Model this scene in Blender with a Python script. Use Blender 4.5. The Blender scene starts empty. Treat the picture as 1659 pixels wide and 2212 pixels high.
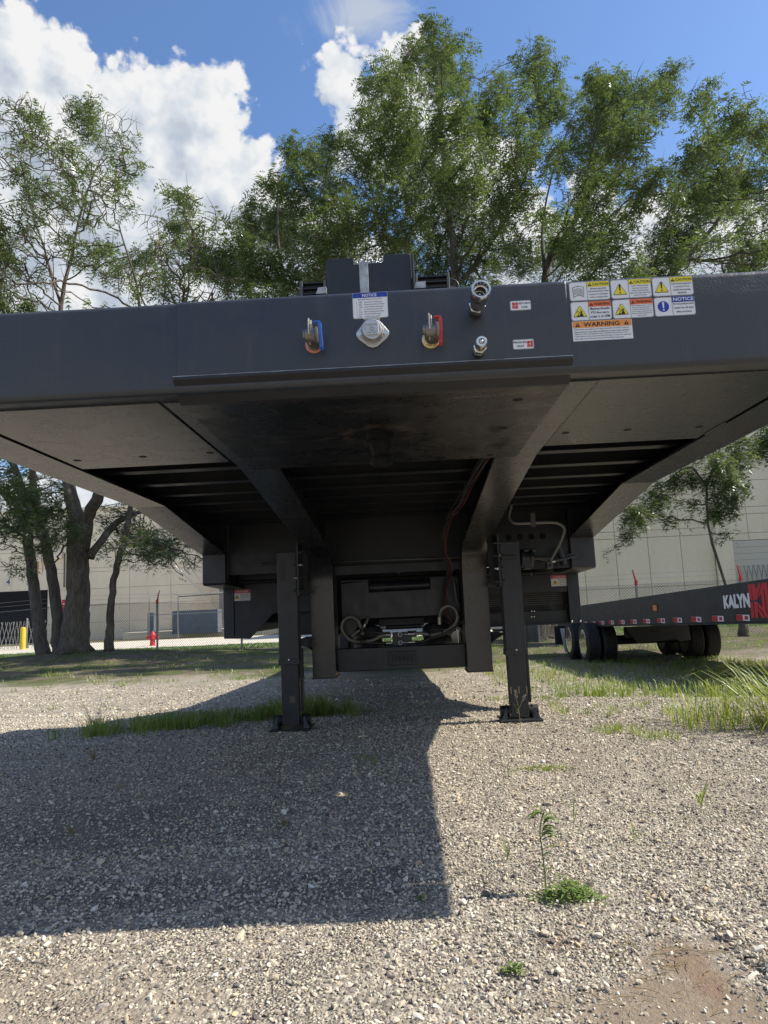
import bpy, bmesh, math, random
import numpy as np
from math import sin, cos, pi, radians
from mathutils import Vector, Matrix
rng = np.random.default_rng(7)
random.seed(7)
sc = bpy.context.scene
COL = sc.collection

# ---------------------------------------------------------------- camera
EYE = 0.67
cam = bpy.data.objects.new('camera', bpy.data.cameras.new('camera'))
COL.objects.link(cam)
sc.camera = cam
Rc = Vector((0.99851513, 0.03131734, -0.04457313))
Uc = Vector((0.04837832, -0.13366368, 0.98984522))
Fc = Vector((-0.02504151, 0.9905318, 0.13498028))
M3 = Matrix((Rc, Uc, -Fc)).transposed()
cam.matrix_world = Matrix.Translation((0, 0, EYE)) @ M3.to_4x4()
cam.data.sensor_fit = 'VERTICAL'
cam.data.sensor_height = 36.0
cam.data.lens = 36.0 * 1534 / 2212
cam.data.clip_start = 0.05
cam.data.clip_end = 3000
# ---------------------------------------------------------------- light
SUN = Vector((0.963, 0.045, 1.0)).normalized()
sun = bpy.data.objects.new('sun', bpy.data.lights.new('sun', 'SUN'))
COL.objects.link(sun)
sun.data.energy = 4.4
sun.data.angle = radians(0.53)
sun.data.color = (1.0, 0.915, 0.785)
sun.rotation_euler = SUN.to_track_quat('Z', 'Y').to_euler()
SUN_EL = math.asin(SUN.z)
SUN_ROT = math.atan2(SUN.x, SUN.y)
sc.view_settings.view_transform = 'Standard'
sc.view_settings.look = 'None'
sc.view_settings.exposure = 0.85
sc.view_settings.gamma = 1
sc.view_settings.use_curve_mapping = False
sc.render.film_transparent = False
sc.cycles.max_bounces = 8
sc.cycles.diffuse_bounces = 4
sc.cycles.transparent_max_bounces = 8

CLOUDS = [(-0.469,0.795,0.386,0.091),(-0.401,0.829,0.391,0.091),(-0.323,0.853,0.410,0.091),(-0.255,0.868,0.425,0.078),(-0.179,0.880,0.439,0.078),(-0.087,0.883,0.461,0.072),(-0.221,0.758,0.614,0.039),(-0.282,0.743,0.607,0.036),(-0.322,0.718,0.618,0.033),(-0.364,0.690,0.626,0.029),(-0.400,0.682,0.613,0.033),(-0.169,0.771,0.614,0.020),(-0.189,0.782,0.594,0.029),(-0.232,0.794,0.562,0.072),(-0.159,0.823,0.546,0.039),(-0.389,0.700,0.599,0.065),(-0.350,0.715,0.606,0.059),(-0.448,0.697,0.559,0.085),(-0.321,0.747,0.582,0.072),(-0.387,0.739,0.552,0.098),(-0.484,0.724,0.491,0.130),(-0.244,0.744,0.622,0.033),(-0.270,0.755,0.597,0.059),(-0.204,0.758,0.619,0.029),(-0.176,0.755,0.632,0.016),(-0.221,0.776,0.591,0.059),(-0.271,0.790,0.550,0.072),(-0.199,0.801,0.565,0.039),(-0.250,0.815,0.522,0.078),(-0.155,0.809,0.567,0.033),(-0.133,0.815,0.564,0.023),(-0.195,0.828,0.526,0.059),(-0.162,0.837,0.523,0.046),(-0.231,0.848,0.477,0.078),(-0.334,0.808,0.486,0.098),(-0.411,0.789,0.456,0.098),(-0.132,0.867,0.481,0.072),(-0.028,0.763,0.646,0.026),(-0.047,0.779,0.625,0.036),(-0.020,0.793,0.609,0.039),(0.015,0.773,0.634,0.033),(0.044,0.759,0.650,0.016),(-0.005,0.815,0.580,0.059),(0.031,0.791,0.610,0.039),(0.069,0.824,0.563,0.059),(0.098,0.848,0.520,0.078),(0.156,0.871,0.466,0.078),(0.243,0.868,0.433,0.072),(0.323,0.849,0.419,0.072),(0.394,0.807,0.440,0.059),(0.442,0.803,0.399,0.078),(0.256,0.831,0.493,0.039),]

class N:
    """tiny node-tree helper"""
    def __init__(s, tree): s.t = tree; s.n = tree.nodes; s.l = tree.links
    def add(s, typ, **kw):
        nd = s.n.new(typ)
        for k, v in kw.items():
            if k in ('operation', 'data_type', 'blend_type', 'feature', 'distance', 'noise_dimensions', 'sky_type', 'interpolation_type', 'clamp', 'wave_type', 'bands_direction', 'use_clamp', 'normalize', 'voronoi_dimensions', 'attribute_name', 'attribute_type'):
                setattr(nd, k, v)
        return nd
    def link(s, a, b): s.l.new(a, b)
    def setv(s, sock, v):
        if isinstance(v, bpy.types.NodeSocket): s.l.new(v, sock)
        else: sock.default_value = v
    def math(s, op, a, b=0.0, c=0.0, clamp=False):
        nd = s.n.new('ShaderNodeMath'); nd.operation = op; nd.use_clamp = clamp
        s.setv(nd.inputs[0], a); s.setv(nd.inputs[1], b); s.setv(nd.inputs[2], c)
        return nd.outputs[0]
    def vmath(s, op, a, b=(0, 0, 0), scale=1.0):
        nd = s.n.new('ShaderNodeVectorMath'); nd.operation = op
        s.setv(nd.inputs[0], a); s.setv(nd.inputs[1], b)
        if op == 'SCALE': s.setv(nd.inputs['Scale'], scale)
        return nd.outputs['Value'] if op in ('DISTANCE', 'LENGTH', 'DOT_PRODUCT') else nd.outputs[0]
    def noise(s, vec, scale=5, detail=4, rough=.5, dist=0.0, color=False):
        nd = s.n.new('ShaderNodeTexNoise')
        if vec is not None: s.l.new(vec, nd.inputs['Vector'])
        nd.inputs['Scale'].default_value = scale; nd.inputs['Detail'].default_value = detail
        nd.inputs['Roughness'].default_value = rough; nd.inputs['Distortion'].default_value = dist
        return nd.outputs['Color' if color else 'Fac']
    def voro(s, vec, scale=5, feature='F1', out='Distance', rnd=1.0):
        nd = s.n.new('ShaderNodeTexVoronoi'); nd.feature = feature
        if vec is not None: s.l.new(vec, nd.inputs['Vector'])
        nd.inputs['Scale'].default_value = scale
        nd.inputs['Randomness'].default_value = rnd
        return nd.outputs[out]
    def ramp(s, fac, stops, interp='LINEAR'):
        nd = s.n.new('ShaderNodeValToRGB'); cr = nd.color_ramp; cr.interpolation = interp
        while len(cr.elements) < len(stops): cr.elements.new(.5)
        for e, (p, c) in zip(cr.elements, stops):
            e.position = p; e.color = (c, c, c, 1) if isinstance(c, (int, float)) else (*c, 1)
        s.setv(nd.inputs[0], fac)
        return nd.outputs[0]
    def mix(s, fac, a, b, blend='MIX'):
        nd = s.n.new('ShaderNodeMix'); nd.data_type = 'RGBA'; nd.blend_type = blend
        s.setv(nd.inputs[0], fac)
        s.setv(nd.inputs[6], a if isinstance(a, bpy.types.NodeSocket) else (*a, 1))
        s.setv(nd.inputs[7], b if isinstance(b, bpy.types.NodeSocket) else (*b, 1))
        return nd.outputs[2]
    def maprange(s, v, a, b, c=0.0, d=1.0, smooth=False):
        nd = s.n.new('ShaderNodeMapRange')
        if smooth: nd.interpolation_type = 'SMOOTHSTEP'
        s.setv(nd.inputs[0], v)
        for i, q in zip((1, 2, 3, 4), (a, b, c, d)): nd.inputs[i].default_value = q
        return nd.outputs[0]

def make_world():
    w = bpy.data.worlds.new('World'); sc.world = w; w.use_nodes = True
    t = w.node_tree; t.nodes.clear(); g = N(t)
    # density group: direction -> cloud density
    gr = bpy.data.node_groups.new('cloud_density', 'ShaderNodeTree')
    gr.interface.new_socket('Vector', in_out='INPUT', socket_type='NodeSocketVector')
    gr.interface.new_socket('Density', in_out='OUTPUT', socket_type='NodeSocketFloat')
    q = N(gr)
    gi = gr.nodes.new('NodeGroupInput'); go = gr.nodes.new('NodeGroupOutput')
    V = gi.outputs[0]
    f = None
    for (x, y, z, r) in CLOUDS:
        d = q.vmath('DISTANCE', V, (x, y, z))
        m = q.math('SUBTRACT', 1.0, q.math('DIVIDE', d, r * 1.12))
        m = q.math('MULTIPLY', m, r / .07)
        f = m if f is None else q.math('SMOOTH_MAX', f, m, .12)
    # behind and beside the view the same broken cumulus go on
    low = q.noise(V, 1.7, 2, .5)
    sep = gr.nodes.new('ShaderNodeSeparateXYZ'); gr.links.new(V, sep.inputs[0])
    away = q.maprange(q.vmath('DISTANCE', V, (0.0, .80, .60)), .50, .75)
    other = q.math('MULTIPLY', q.math('SUBTRACT', low, .53), 6.0)
    other = q.math('SUBTRACT', q.math('MULTIPLY', q.math('ADD', other, 3.0), away), 3.0)
    # a bank of cloud sits low all round
    bank = q.maprange(sep.outputs[2], .36, .12, -.8, .55)
    f = q.math('MAXIMUM', f, q.math('MAXIMUM', other, bank))
    b1 = q.noise(V, 13, 8, .60, .25)
    Vd = q.vmath('ADD', V, q.vmath('SCALE', q.noise(V, 22, 4, .6, color=True), scale=.03))
    b2 = q.voro(Vd, 34, 'F1'); b3 = q.voro(Vd, 85, 'F1')
    f = q.math('ADD', f, q.math('MULTIPLY', q.math('SUBTRACT', b1, .44), 1.25))
    f = q.math('SUBTRACT', f, q.math('MULTIPLY', q.math('SUBTRACT', b2, .62), .34))
    f = q.math('SUBTRACT', f, q.math('MULTIPLY', q.math('SUBTRACT', b3, .45), .20))
    gr.links.new(f, go.inputs[0])
    tc = g.add('ShaderNodeTexCoord')
    V = g.vmath('NORMALIZE', tc.outputs['Generated'])
    def dens(vec):
        nd = t.nodes.new('ShaderNodeGroup'); nd.node_tree = gr
        t.links.new(vec, nd.inputs[0]); return nd.outputs[0]
    d0 = dens(V)
    d1 = dens(g.vmath('ADD', V, tuple(SUN * .03)))
    cover = g.maprange(d0, .13, .31, smooth=True)
    lit = g.math('ADD', g.math('MULTIPLY', g.math('SUBTRACT', d0, d1), .85), .56)
    body = g.maprange(d0, .0, 1.6, .12, -.10)
    lit = g.math('ADD', lit, body, clamp=True)
    ccol = g.ramp(lit, [(0.0, (.44, .52, .64)), (.40, (.60, .67, .77)), (.66, (.80, .85, .91)), (.92, (1.0, 1.0, 1.0))])
    # thin wisp
    wv = g.noise(V, 14, 8, .62, .6)
    wm = g.math('SUBTRACT', 1.0, g.math('DIVIDE', g.vmath('DISTANCE', g.vmath('MULTIPLY', V, (.62, 1, 1.25)), (-.012, .732, .853)), .052))
    wisp = g.maprange(g.math('ADD', wm, g.math('MULTIPLY', g.math('SUBTRACT', wv, .5), 2.2)), .0, .9, 0, .72, smooth=True)
    sky = g.add('ShaderNodeTexSky', sky_type='NISHITA')
    sky.sun_disc = False; sky.sun_elevation = SUN_EL; sky.sun_rotation = SUN_ROT
    sky.air_density = 1.1; sky.dust_density = .7; sky.ozone_density = 2.2
    skyc = g.mix(1.0, sky.outputs[0], (SKYS * .84, SKYS * .98, SKYS * 1.16), 'MULTIPLY')
    cl = g.mix(1.0, ccol, (CLS, CLS, CLS), 'MULTIPLY')
    col = g.mix(wisp, skyc, (CLS * .72, CLS * .76, CLS * .82))
    col = g.mix(cover, col, cl)
    bg = g.add('ShaderNodeBackground'); g.link(col, bg.inputs[0]); bg.inputs[1].default_value = .10
    out = g.add('ShaderNodeOutputWorld'); g.link(bg.outputs[0], out.inputs[0])
SKYS, CLS = .95, 5.0
make_world()
sc.world.cycles.sampling_method = 'MANUAL'
sc.world.cycles.sample_map_resolution = 512

# ---------------------------------------------------------------- mesh helpers
ORG = {}
def link(o): COL.objects.link(o); return o
def prop(o, label=None, cat=None, group=None, kind=None):
    if label: o['label'] = label
    if cat: o['category'] = cat
    if group: o['group'] = group
    if kind: o['kind'] = kind
    return o
def thing(name, loc, label, cat, group=None, kind=None):
    o = link(bpy.data.objects.new(name, None)); o.location = loc; o.empty_display_size = .1
    ORG[o.name] = Vector(loc)
    return prop(o, label, cat, group, kind)
class MB:
    def __init__(s): s.v = []; s.f = []; s.m = []; s.cur = 0
    def add(s, vs, fs):
        b = len(s.v); s.v += [tuple(v) for v in vs]; s.f += [tuple(i + b for i in f) for f in fs]; s.m += [s.cur] * len(fs)
        return s
    def box(s, x0, x1, y0, y1, z0, z1):
        return s.add([(x, y, z) for z in (z0, z1) for y in (y0, y1) for x in (x0, x1)],
                     [(0, 2, 3, 1), (4, 5, 7, 6), (0, 1, 5, 4), (2, 6, 7, 3), (0, 4, 6, 2), (1, 3, 7, 5)])
    def prism(s, poly, a, b, axis='x'):
        """poly: 2-D outline; axis x -> (y,z), y -> (x,z), z -> (x,y); from a to b"""
        def P(p, t): return (t, p[0], p[1]) if axis == 'x' else (p[0], t, p[1]) if axis == 'y' else (p[0], p[1], t)
        n = len(poly); vs = [P(p, a) for p in poly] + [P(p, b) for p in poly]
        fs = [tuple(range(n - 1, -1, -1)), tuple(range(n, 2 * n))] + [(i, (i + 1) % n, n + (i + 1) % n, n + i) for i in range(n)]
        return s.add(vs, fs)
    def tube(s, pts, r, n=8, cap=True):
        pts = [Vector(p) for p in pts]; rs = r if isinstance(r, (list, tuple)) else [r] * len(pts)
        b = len(s.v); prev = None
        for i, p in enumerate(pts):
            d = (pts[min(i + 1, len(pts) - 1)] - pts[max(i - 1, 0)]).normalized()
            if prev is None: u = d.orthogonal().normalized()
            else:
                u = (prev - d * prev.dot(d)); u = u.normalized() if u.length > 1e-6 else d.orthogonal().normalized()
            prev = u; w = d.cross(u)
            for k in range(n):
                a = 2 * pi * k / n; s.v.append(tuple(p + (u * cos(a) + w * sin(a)) * rs[i]))
        for i in range(len(pts) - 1):
            for k in range(n):
                s.f.append((b + i * n + k, b + i * n + (k + 1) % n, b + (i + 1) * n + (k + 1) % n, b + (i + 1) * n + k)); s.m.append(s.cur)
        if cap:
            s.f.append(tuple(b + k for k in range(n - 1, -1, -1))); s.m.append(s.cur)
            e = b + (len(pts) - 1) * n; s.f.append(tuple(e + k for k in range(n))); s.m.append(s.cur)
        return s
    def cyl(s, a, b, r, n=16, r2=None): return s.tube([a, b], [r, r if r2 is None else r2], n)
    def lathe(s, c, axis, prof, n=24):
        """prof: list of (distance along axis, radius)"""
        c = Vector(c); d = Vector(axis).normalized(); u = d.orthogonal().normalized(); w = d.cross(u); b = len(s.v)
        for (t, r) in prof:
            for k in range(n):
                a = 2 * pi * k / n; s.v.append(tuple(c + d * t + (u * cos(a) + w * sin(a)) * r))
        for i in range(len(prof) - 1):
            for k in range(n):
                s.f.append((b + i * n + k, b + i * n + (k + 1) % n, b + (i + 1) * n + (k + 1) % n, b + (i + 1) * n + k)); s.m.append(s.cur)
        s.f.append(tuple(b + k for k in range(n - 1, -1, -1))); s.m.append(s.cur)
        e = b + (len(prof) - 1) * n; s.f.append(tuple(e + k for k in range(n))); s.m.append(s.cur)
        return s
    def torus(s, c, axis, R, r, n=16, m=6, arc=2 * pi, start=0, stretch=None):
        c = Vector(c); d = Vector(axis).normalized(); u = d.orthogonal().normalized(); w = d.cross(u)
        full = abs(arc - 2 * pi) < 1e-6
        pts = []
        for k in range(n + 1):
            a = start + arc * k / n
            pts.append(c + u * cos(a) * R + w * sin(a) * R * (stretch or 1))
        return s.tube(pts, r, m, cap=not full)
    def build(s, name, mat, parent=None, bevel=0, smooth=False, label=None):
        me = bpy.data.meshes.new(name)
        off = Vector((0, 0, 0)); p = parent
        while p is not None:
            if p.name in ORG: off = ORG[p.name]; break
            p = p.parent
        vs = [(v[0] - off.x, v[1] - off.y, v[2] - off.z) for v in s.v]
        me.from_pydata(vs, [], s.f)
        mats = mat if isinstance(mat, (list, tuple)) else [mat]
        for m in mats: me.materials.append(m)
        if len(mats) > 1: me.polygons.foreach_set('material_index', s.m)
        if smooth:
            try: me.shade_smooth()
            except Exception: pass
        bm = bmesh.new(); bm.from_mesh(me); bmesh.ops.recalc_face_normals(bm, faces=bm.faces)
        bm.to_mesh(me); bm.free()
        if smooth:
            for p_ in me.polygons: p_.use_smooth = True
            if smooth == 'auto': me.set_sharp_from_angle(angle=radians(38))
        o = bpy.data.objects.new(name, me); link(o)
        if parent is not None: o.parent = parent
        if bevel:
            md = o.modifiers.new('bevel', 'BEVEL'); md.width = bevel; md.segments = 2; md.limit_method = 'ANGLE'; md.angle_limit = radians(50)
        if label: o['label'] = label
        return o
def mesh_np(name, V, F, mat, parent=None, smooth=False, kind=None):
    """fast mesh from numpy arrays; F is (n,3) or (n,4)"""
    V = np.asarray(V, np.float32); F = np.asarray(F, np.int32)
    off = ORG[parent.name] if parent is not None and parent.name in ORG else Vector((0, 0, 0))
    V = V - np.array(off[:], np.float32)
    me = bpy.data.meshes.new(name); k = F.shape[1]
    me.vertices.add(len(V)); me.vertices.foreach_set('co', V.ravel())
    me.loops.add(F.size); me.loops.foreach_set('vertex_index', F.ravel())
    me.polygons.add(len(F)); me.polygons.foreach_set('loop_start', np.arange(0, F.size, k, dtype=np.int32))
    me.polygons.foreach_set('loop_total', np.full(len(F), k, np.int32))
    if smooth: me.polygons.foreach_set('use_smooth', np.ones(len(F), bool))
    me.materials.append(mat); me.update(calc_edges=True)
    o = link(bpy.data.objects.new(name, me))
    if parent is not None: o.parent = parent
    if kind: o['kind'] = kind
    return o
def arc_pts(pts, n=6):
    """smooth polyline through points (Catmull-Rom)"""
    P = [Vector(p) for p in pts]; P = [P[0] * 2 - P[1]] + P + [P[-1] * 2 - P[-2]]; out = []
    for i in range(1, len(P) - 2):
        for k in range(n):
            t = k / n; a, b, c, d = P[i - 1], P[i], P[i + 1], P[i + 2]
            out.append(.5 * ((2 * b) + (c - a) * t + (2 * a - 5 * b + 4 * c - d) * t * t + (3 * b - a - 3 * c + d) * t ** 3))
    out.append(P[-2]); return out

# ---------------------------------------------------------------- materials
def mat(name, col, rough=.6, metal=0.0, spec=.5, bump=0, bscale=60, var=0.0, vscale=3, coat=0.0, emis=None):
    m = bpy.data.materials.new(name); m.use_nodes = True; g = N(m.node_tree); b = g.n['Principled BSDF']
    b.inputs['Roughness'].default_value = rough; b.inputs['Metallic'].default_value = metal
    b.inputs['Specular IOR Level'].default_value = spec
    b.inputs['Coat Weight'].default_value = coat; b.inputs['Coat Roughness'].default_value = .15
    tc = g.add('ShaderNodeTexCoord'); V = tc.outputs['Object']
    if var:
        n1 = g.noise(V, vscale, 5, .6)
        f = g.maprange(n1, .3, .7, 1 - var, 1 + var)
        hs = g.add('ShaderNodeHueSaturation'); hs.inputs['Color'].default_value = (*col, 1); g.link(f, hs.inputs['Value'])
        g.link(hs.outputs[0], b.inputs['Base Color'])
        r = g.maprange(g.noise(V, vscale * 2.3, 4, .6), .3, .7, max(rough - .12, .02), min(rough + .12, 1))
        g.link(r, b.inputs['Roughness'])
    else: b.inputs['Base Color'].default_value = (*col, 1)
    if bump:
        bp = g.add('ShaderNodeBump'); bp.inputs['Strength'].default_value = bump; bp.inputs['Distance'].default_value = .002
        g.link(g.noise(V, bscale, 3, .5), bp.inputs['Height']); g.link(bp.outputs[0], b.inputs['Normal'])
    return m
def paint_black(name, base=(.012, .0155, .021), rough=.36, peel=.25, dust=.25, spec=.5, rv=1.0):
    m = bpy.data.materials.new(name); m.use_nodes = True; g = N(m.node_tree); b = g.n['Principled BSDF']
    V = g.add('ShaderNodeTexCoord').outputs['Object']
    n1 = g.noise(V, 2.2, 6, .65); n2 = g.noise(V, 13, 6, .6, .4)
    d = g.maprange(g.math('ADD', g.math('MULTIPLY', n1, .6), g.math('MULTIPLY', n2, .4)), .42, .68, 0, dust)
    st = g.noise(g.vmath('MULTIPLY', V, (9, 9, .7)), 3, 6, .7)
    d = g.math('ADD', d, g.math('MULTIPLY', g.maprange(st, .54, .72), dust * .9), clamp=True)
    ch = g.math('MULTIPLY', g.maprange(g.voro(V, 45), .075, .04), g.maprange(g.noise(V, 7, 3, .6), .60, .66))
    g.link(g.mix(g.math('MULTIPLY', ch, .55), g.mix(d, base, (.085, .080, .072)), (.20, .19, .175)), b.inputs['Base Color'])
    b.inputs['Specular IOR Level'].default_value = spec
    g.link(g.math('ADD', g.maprange(n2, .3, .7, rough - .06 * rv, rough + .09 * rv), g.math('MULTIPLY', d, .25)), b.inputs['Roughness'])
    bp = g.add('ShaderNodeBump'); bp.inputs['Strength'].default_value = peel; bp.inputs['Distance'].default_value = .0012
    h = g.math('ADD', g.noise(V, 170, 2, .5), g.math('MULTIPLY', g.noise(V, 9, 3, .5), 2.5))
    g.link(h, bp.inputs['Height']); g.link(bp.outputs[0], b.inputs['Normal'])
    return m
BLACK = paint_black('black_paint')
BLACK_PEEL_LIT = paint_black('black_paint_orange_peel_lit', base=(.023, .029, .038), peel=.55, rough=.33, spec=.6)  # same black paint with orange peel, lightened for the sky light on the front
BLACK_NOSE_LIT = paint_black('black_paint_nose_lit', base=(.023, .030, .040), spec=.6)  # sky-lit copy of the black paint, light put into its base colour
BLACK_GLOSS = paint_black('smooth_black_paint', base=(.017, .018, .020), rough=.26, peel=.05, dust=.03, spec=.8, rv=.25)
BLACK_SHADE = paint_black('black_paint_shaded', base=(.005, .0075, .0115), rough=.42, dust=.15)  # shaded copy of the black paint, underside shade put into its colour
BLACK_T2 = paint_black('black_paint_other_trailer', rough=.4, dust=.4)
def kingpin_mat():
    m = bpy.data.materials.new('scuffed_black_steel'); m.use_nodes = True; g = N(m.node_tree); b = g.n['Principled BSDF']
    V = g.add('ShaderNodeTexCoord').outputs['Object']
    st = g.vmath('MULTIPLY', V, (1.0, 4.0, 1.0))
    st2 = g.vmath('MULTIPLY', V, (5.0, .8, 1.0))
    a = g.maprange(g.noise(st, 5, 9, .72, 1.2), .54, .70)
    a2 = g.maprange(g.noise(st2, 4, 9, .75, .8), .58, .72)
    sp = g.maprange(g.voro(V, 110), .16, .05); sp = g.math('MULTIPLY', sp, g.maprange(g.noise(V, 6, 3, .6), .5, .62))
    c = g.mix(g.math('MULTIPLY', g.math('MAXIMUM', a, a2), .34), (.006, .0065, .008), (.17, .145, .12))
    c = g.mix(g.math('MULTIPLY', sp, .8), c, (.30, .22, .15))
    # worn ring of rust round the pin, where the plate turns (pin centre in object space)
    sx = g.vmath('MULTIPLY', g.vmath('SUBTRACT', V, (-.011, .47, 0)), (1, 1, 0))
    d = g.vmath('LENGTH', sx)
    ring = g.math('MULTIPLY', g.maprange(g.math('ABSOLUTE', g.math('SUBTRACT', d, .105)), .028, .006), g.maprange(g.noise(V, 9, 5, .7), .42, .6))
    c = g.mix(g.math('MULTIPLY', ring, .4), c, (.13, .085, .055))
    sepn = g.add('ShaderNodeSeparateXYZ'); g.link(V, sepn.inputs[0])
    edge = g.math('MULTIPLY', g.maprange(sepn.outputs[1], .075, .045), g.maprange(g.noise(st2, 9, 6, .7), .45, .62))
    c = g.mix(g.math('MULTIPLY', edge, .8), c, (.16, .085, .045))
    g.link(c, b.inputs['Base Color'])
    g.link(g.maprange(g.noise(V, 8, 7, .7), .35, .7, .16, .48), b.inputs['Roughness'])
    bp = g.add('ShaderNodeBump'); bp.inputs['Strength'].default_value = .35; bp.inputs['Distance'].default_value = .002
    g.link(g.noise(st, 30, 8, .7), bp.inputs['Height']); g.link(bp.outputs[0], b.inputs['Normal'])
    return m
SCUFF = kingpin_mat()
HOLE_SHADE = mat('hole_shade_black', (.004, .004, .005), .9)  # black colour stands in for the shade inside holes and openings
STEEL = mat('bright_steel', (.55, .55, .54), .28, 1.0, var=.15, vscale=30)
ZINC = mat('zinc_plate', (.62, .62, .60), .34, 1.0, bump=.2, bscale=120, var=.2, vscale=25)
YZINC = mat('yellow_zinc', (.55, .45, .22), .33, 1.0, var=.2, vscale=60)
COPPER = mat('red_washer', (.55, .22, .13), .45, .5)
CASTAL = mat('cast_aluminium', (.50, .50, .48), .46, .85, bump=.5, bscale=300, var=.12, vscale=30)
GLADM = mat('cast_grey_glad_hand', (.22, .21, .19), .45, .8, bump=.4, bscale=200, var=.25, vscale=30)
WORN = mat('worn_strap_steel', (.42, .42, .40), .5, .7, bump=.5, bscale=150, var=.35, vscale=40)
RUBBER = mat('black_rubber', (.016, .016, .017), .55, var=.3, vscale=20)
TYRE = mat('tyre_rubber', (.025, .024, .023), .75, var=.35, vscale=9, bump=.3)
HOSE = mat('hydraulic_hose', (.03, .03, .03), .38)
REDW = mat('red_wire', (.16, .02, .02), .5)
BLUEP = mat('blue_enamel', (.02, .12, .50), .35, coat=.4)
REDP = mat('red_enamel', (.50, .025, .035), .35, coat=.4)
FINM = mat('black_aluminium_fins', (.010, .010, .011), .4)
GREYM = mat('grey_tube', (.09, .088, .082), .42, .3, var=.2, vscale=10)
def flat(name, col, rough=.45): return mat(name, col, rough, spec=.4)
WHITE = flat('sticker_white', (.74, .75, .76)); INK = flat('print_black', (.02, .02, .022)); BLUE = flat('print_blue', (.02, .05, .34))
YELLOW = flat('print_yellow', (.78, .66, .04)); ORANGE = flat('print_orange', (.80, .17, .05)); AMBER = flat('print_amber', (.80, .30, .07))
RED = flat('print_red', (.50, .02, .03)); REDL = flat('logo_red', (.55, .03, .04)); KEY = flat('sticker_edge', (.03, .03, .03))
ALUW = mat('polished_wheel', (.75, .75, .76), .12, 1.0)

# ---------------------------------------------------------------- terrain
PY = [-60, 4.2, 5.0, 6.3, 8.1, 11, 14, 20, 27, 30, 36, 50, 62, 500]
PZ = [0, 0, -.06, -.19, -.34, -.45, -.53, -.57, -.57, -.70, -.84, -.90, -.92, -1.2]
def hnoise(x, y):
    return (np.sin(x * 1.7 + 1.3 * np.sin(y * .9)) * np.sin(y * 1.3 + .7 * np.cos(x * 1.1)) * .5 + np.sin(x * 4.1 + y * 2.3) * np.sin(y * 5.2 - x * 1.7) * .25)
def gz(x, y):
    x = np.asarray(x, float); y = np.asarray(y, float)
    z = np.interp(y, PY, PZ)
    amp = np.clip((np.abs(y - 2.6) + np.abs(x) * .3 - 2.0) / 4, 0.12, 1) * .028
    z = z + hnoise(x, y) * amp * np.clip((70 - y) / 30, 0, 1)
    z = z + .26 * np.exp(-(((x + 11) / 4.5) ** 2 + ((y - 24.3) / 2.2) ** 2))
    z = z + .07 * np.exp(-(((x + 1.75) / .55) ** 2 + ((y - 5.6) / .35) ** 2))
    # low ridge of loose stone thrown up beside the bare patch
    z = z + .012 * np.exp(-(((x - (.60 + .18 * (1.5 - y))) / .03) ** 2)) * np.clip((1.9 - y) / .4, 0, 1)
    return z
def gzf(x, y): return float(gz(x, y))
# ---------------------------------------------------------------- lettering
_tc = {}
def text_mesh(s, bold=0.0):
    k = (s, bold)
    if k in _tc: return _tc[k]
    cu = bpy.data.curves.new('t', 'FONT'); cu.body = s; cu.size = 1; cu.offset = bold; cu.resolution_u = 2
    cu.align_x = 'LEFT'; cu.space_line = 1.0
    ob = bpy.data.objects.new('t', cu); me = bpy.data.meshes.new_from_object(ob)
    V = np.array([v.co[:2] for v in me.vertices]); F = [tuple(p.vertices) for p in me.polygons]
    bpy.data.objects.remove(ob); bpy.data.meshes.remove(me); bpy.data.curves.remove(cu)
    lo, hi = V.min(0), V.max(0); V = (V - lo) / np.maximum(hi - lo, 1e-6)
    _tc[k] = (V, F, (hi - lo)[0] / (hi - lo)[1]); return _tc[k]
class Print:
    """flat print on a vertical plate facing -Y; u right, v up, in metres from the plate's lower left corner"""
    def __init__(s, x, y, z, w, h, tilt=0.0): s.x, s.y, s.z, s.w, s.h, s.lev = x, y, z, w, h, 0; s.tilt = tilt
    def P(s, u, v, l): return (s.x + u * s.w, s.y - .0005 * l, s.z + v * s.h)
    def text(s, mb, st, u0, u1, v0, v1, bold=.012, l=2, fn=None):
        V, F, asp = text_mesh(st, bold)
        pts = [(u0 + a * (u1 - u0), v0 + b * (v1 - v0)) for a, b in V]
        mb.add([s.P(a, b, l) for a, b in pts], F)
    def poly(s, mb, pts, l=1): mb.add([s.P(a, b, l) for a, b in pts], [tuple(range(len(pts)))])
    def rect(s, mb, a, b, c, d, l=1): s.poly(mb, [(a, c), (b, c), (b, d), (a, d)], l)
def rounded(w, h, r, n=4):
    pts = []
    for cx, cy, a0 in ((w - r, r, -pi / 2), (w - r, h - r, 0), (r, h - r, pi / 2), (r, r, pi)):
        for k in range(n + 1):
            a = a0 + pi / 2 * k / n; pts.append((cx + r * cos(a), cy + r * sin(a)))
    return pts
def sticker(parent, x, y, z, w, h, label, r=.006, edge=True):
    mb = MB(); mb.prism([(x + a, z + b) for a, b in rounded(w, h, r)], y, y - .0006, 'y')
    st = mb.build('sticker', WHITE, parent, label=label)
    if edge:
        e = MB(); o1 = rounded(w, h, r); i1 = [(a * (w - .0022) / w + .0011, b * (h - .0022) / h + .0011) for a, b in rounded(w, h, r)]
        o2 = [(a * (w - .0009) / w + .00045, b * (h - .0009) / h + .00045) for a, b in o1]; n = len(o1)
        e.add([(x + a, y - .0009, z + b) for a, b in o2] + [(x + a, y - .0009, z + b) for a, b in i1], [(i, (i + 1) % n, n + (i + 1) % n, n + i) for i in range(n)])
        e.build('border_line', KEY, st)
    return st, Print(x, y - .0006, z, w, h)
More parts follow.
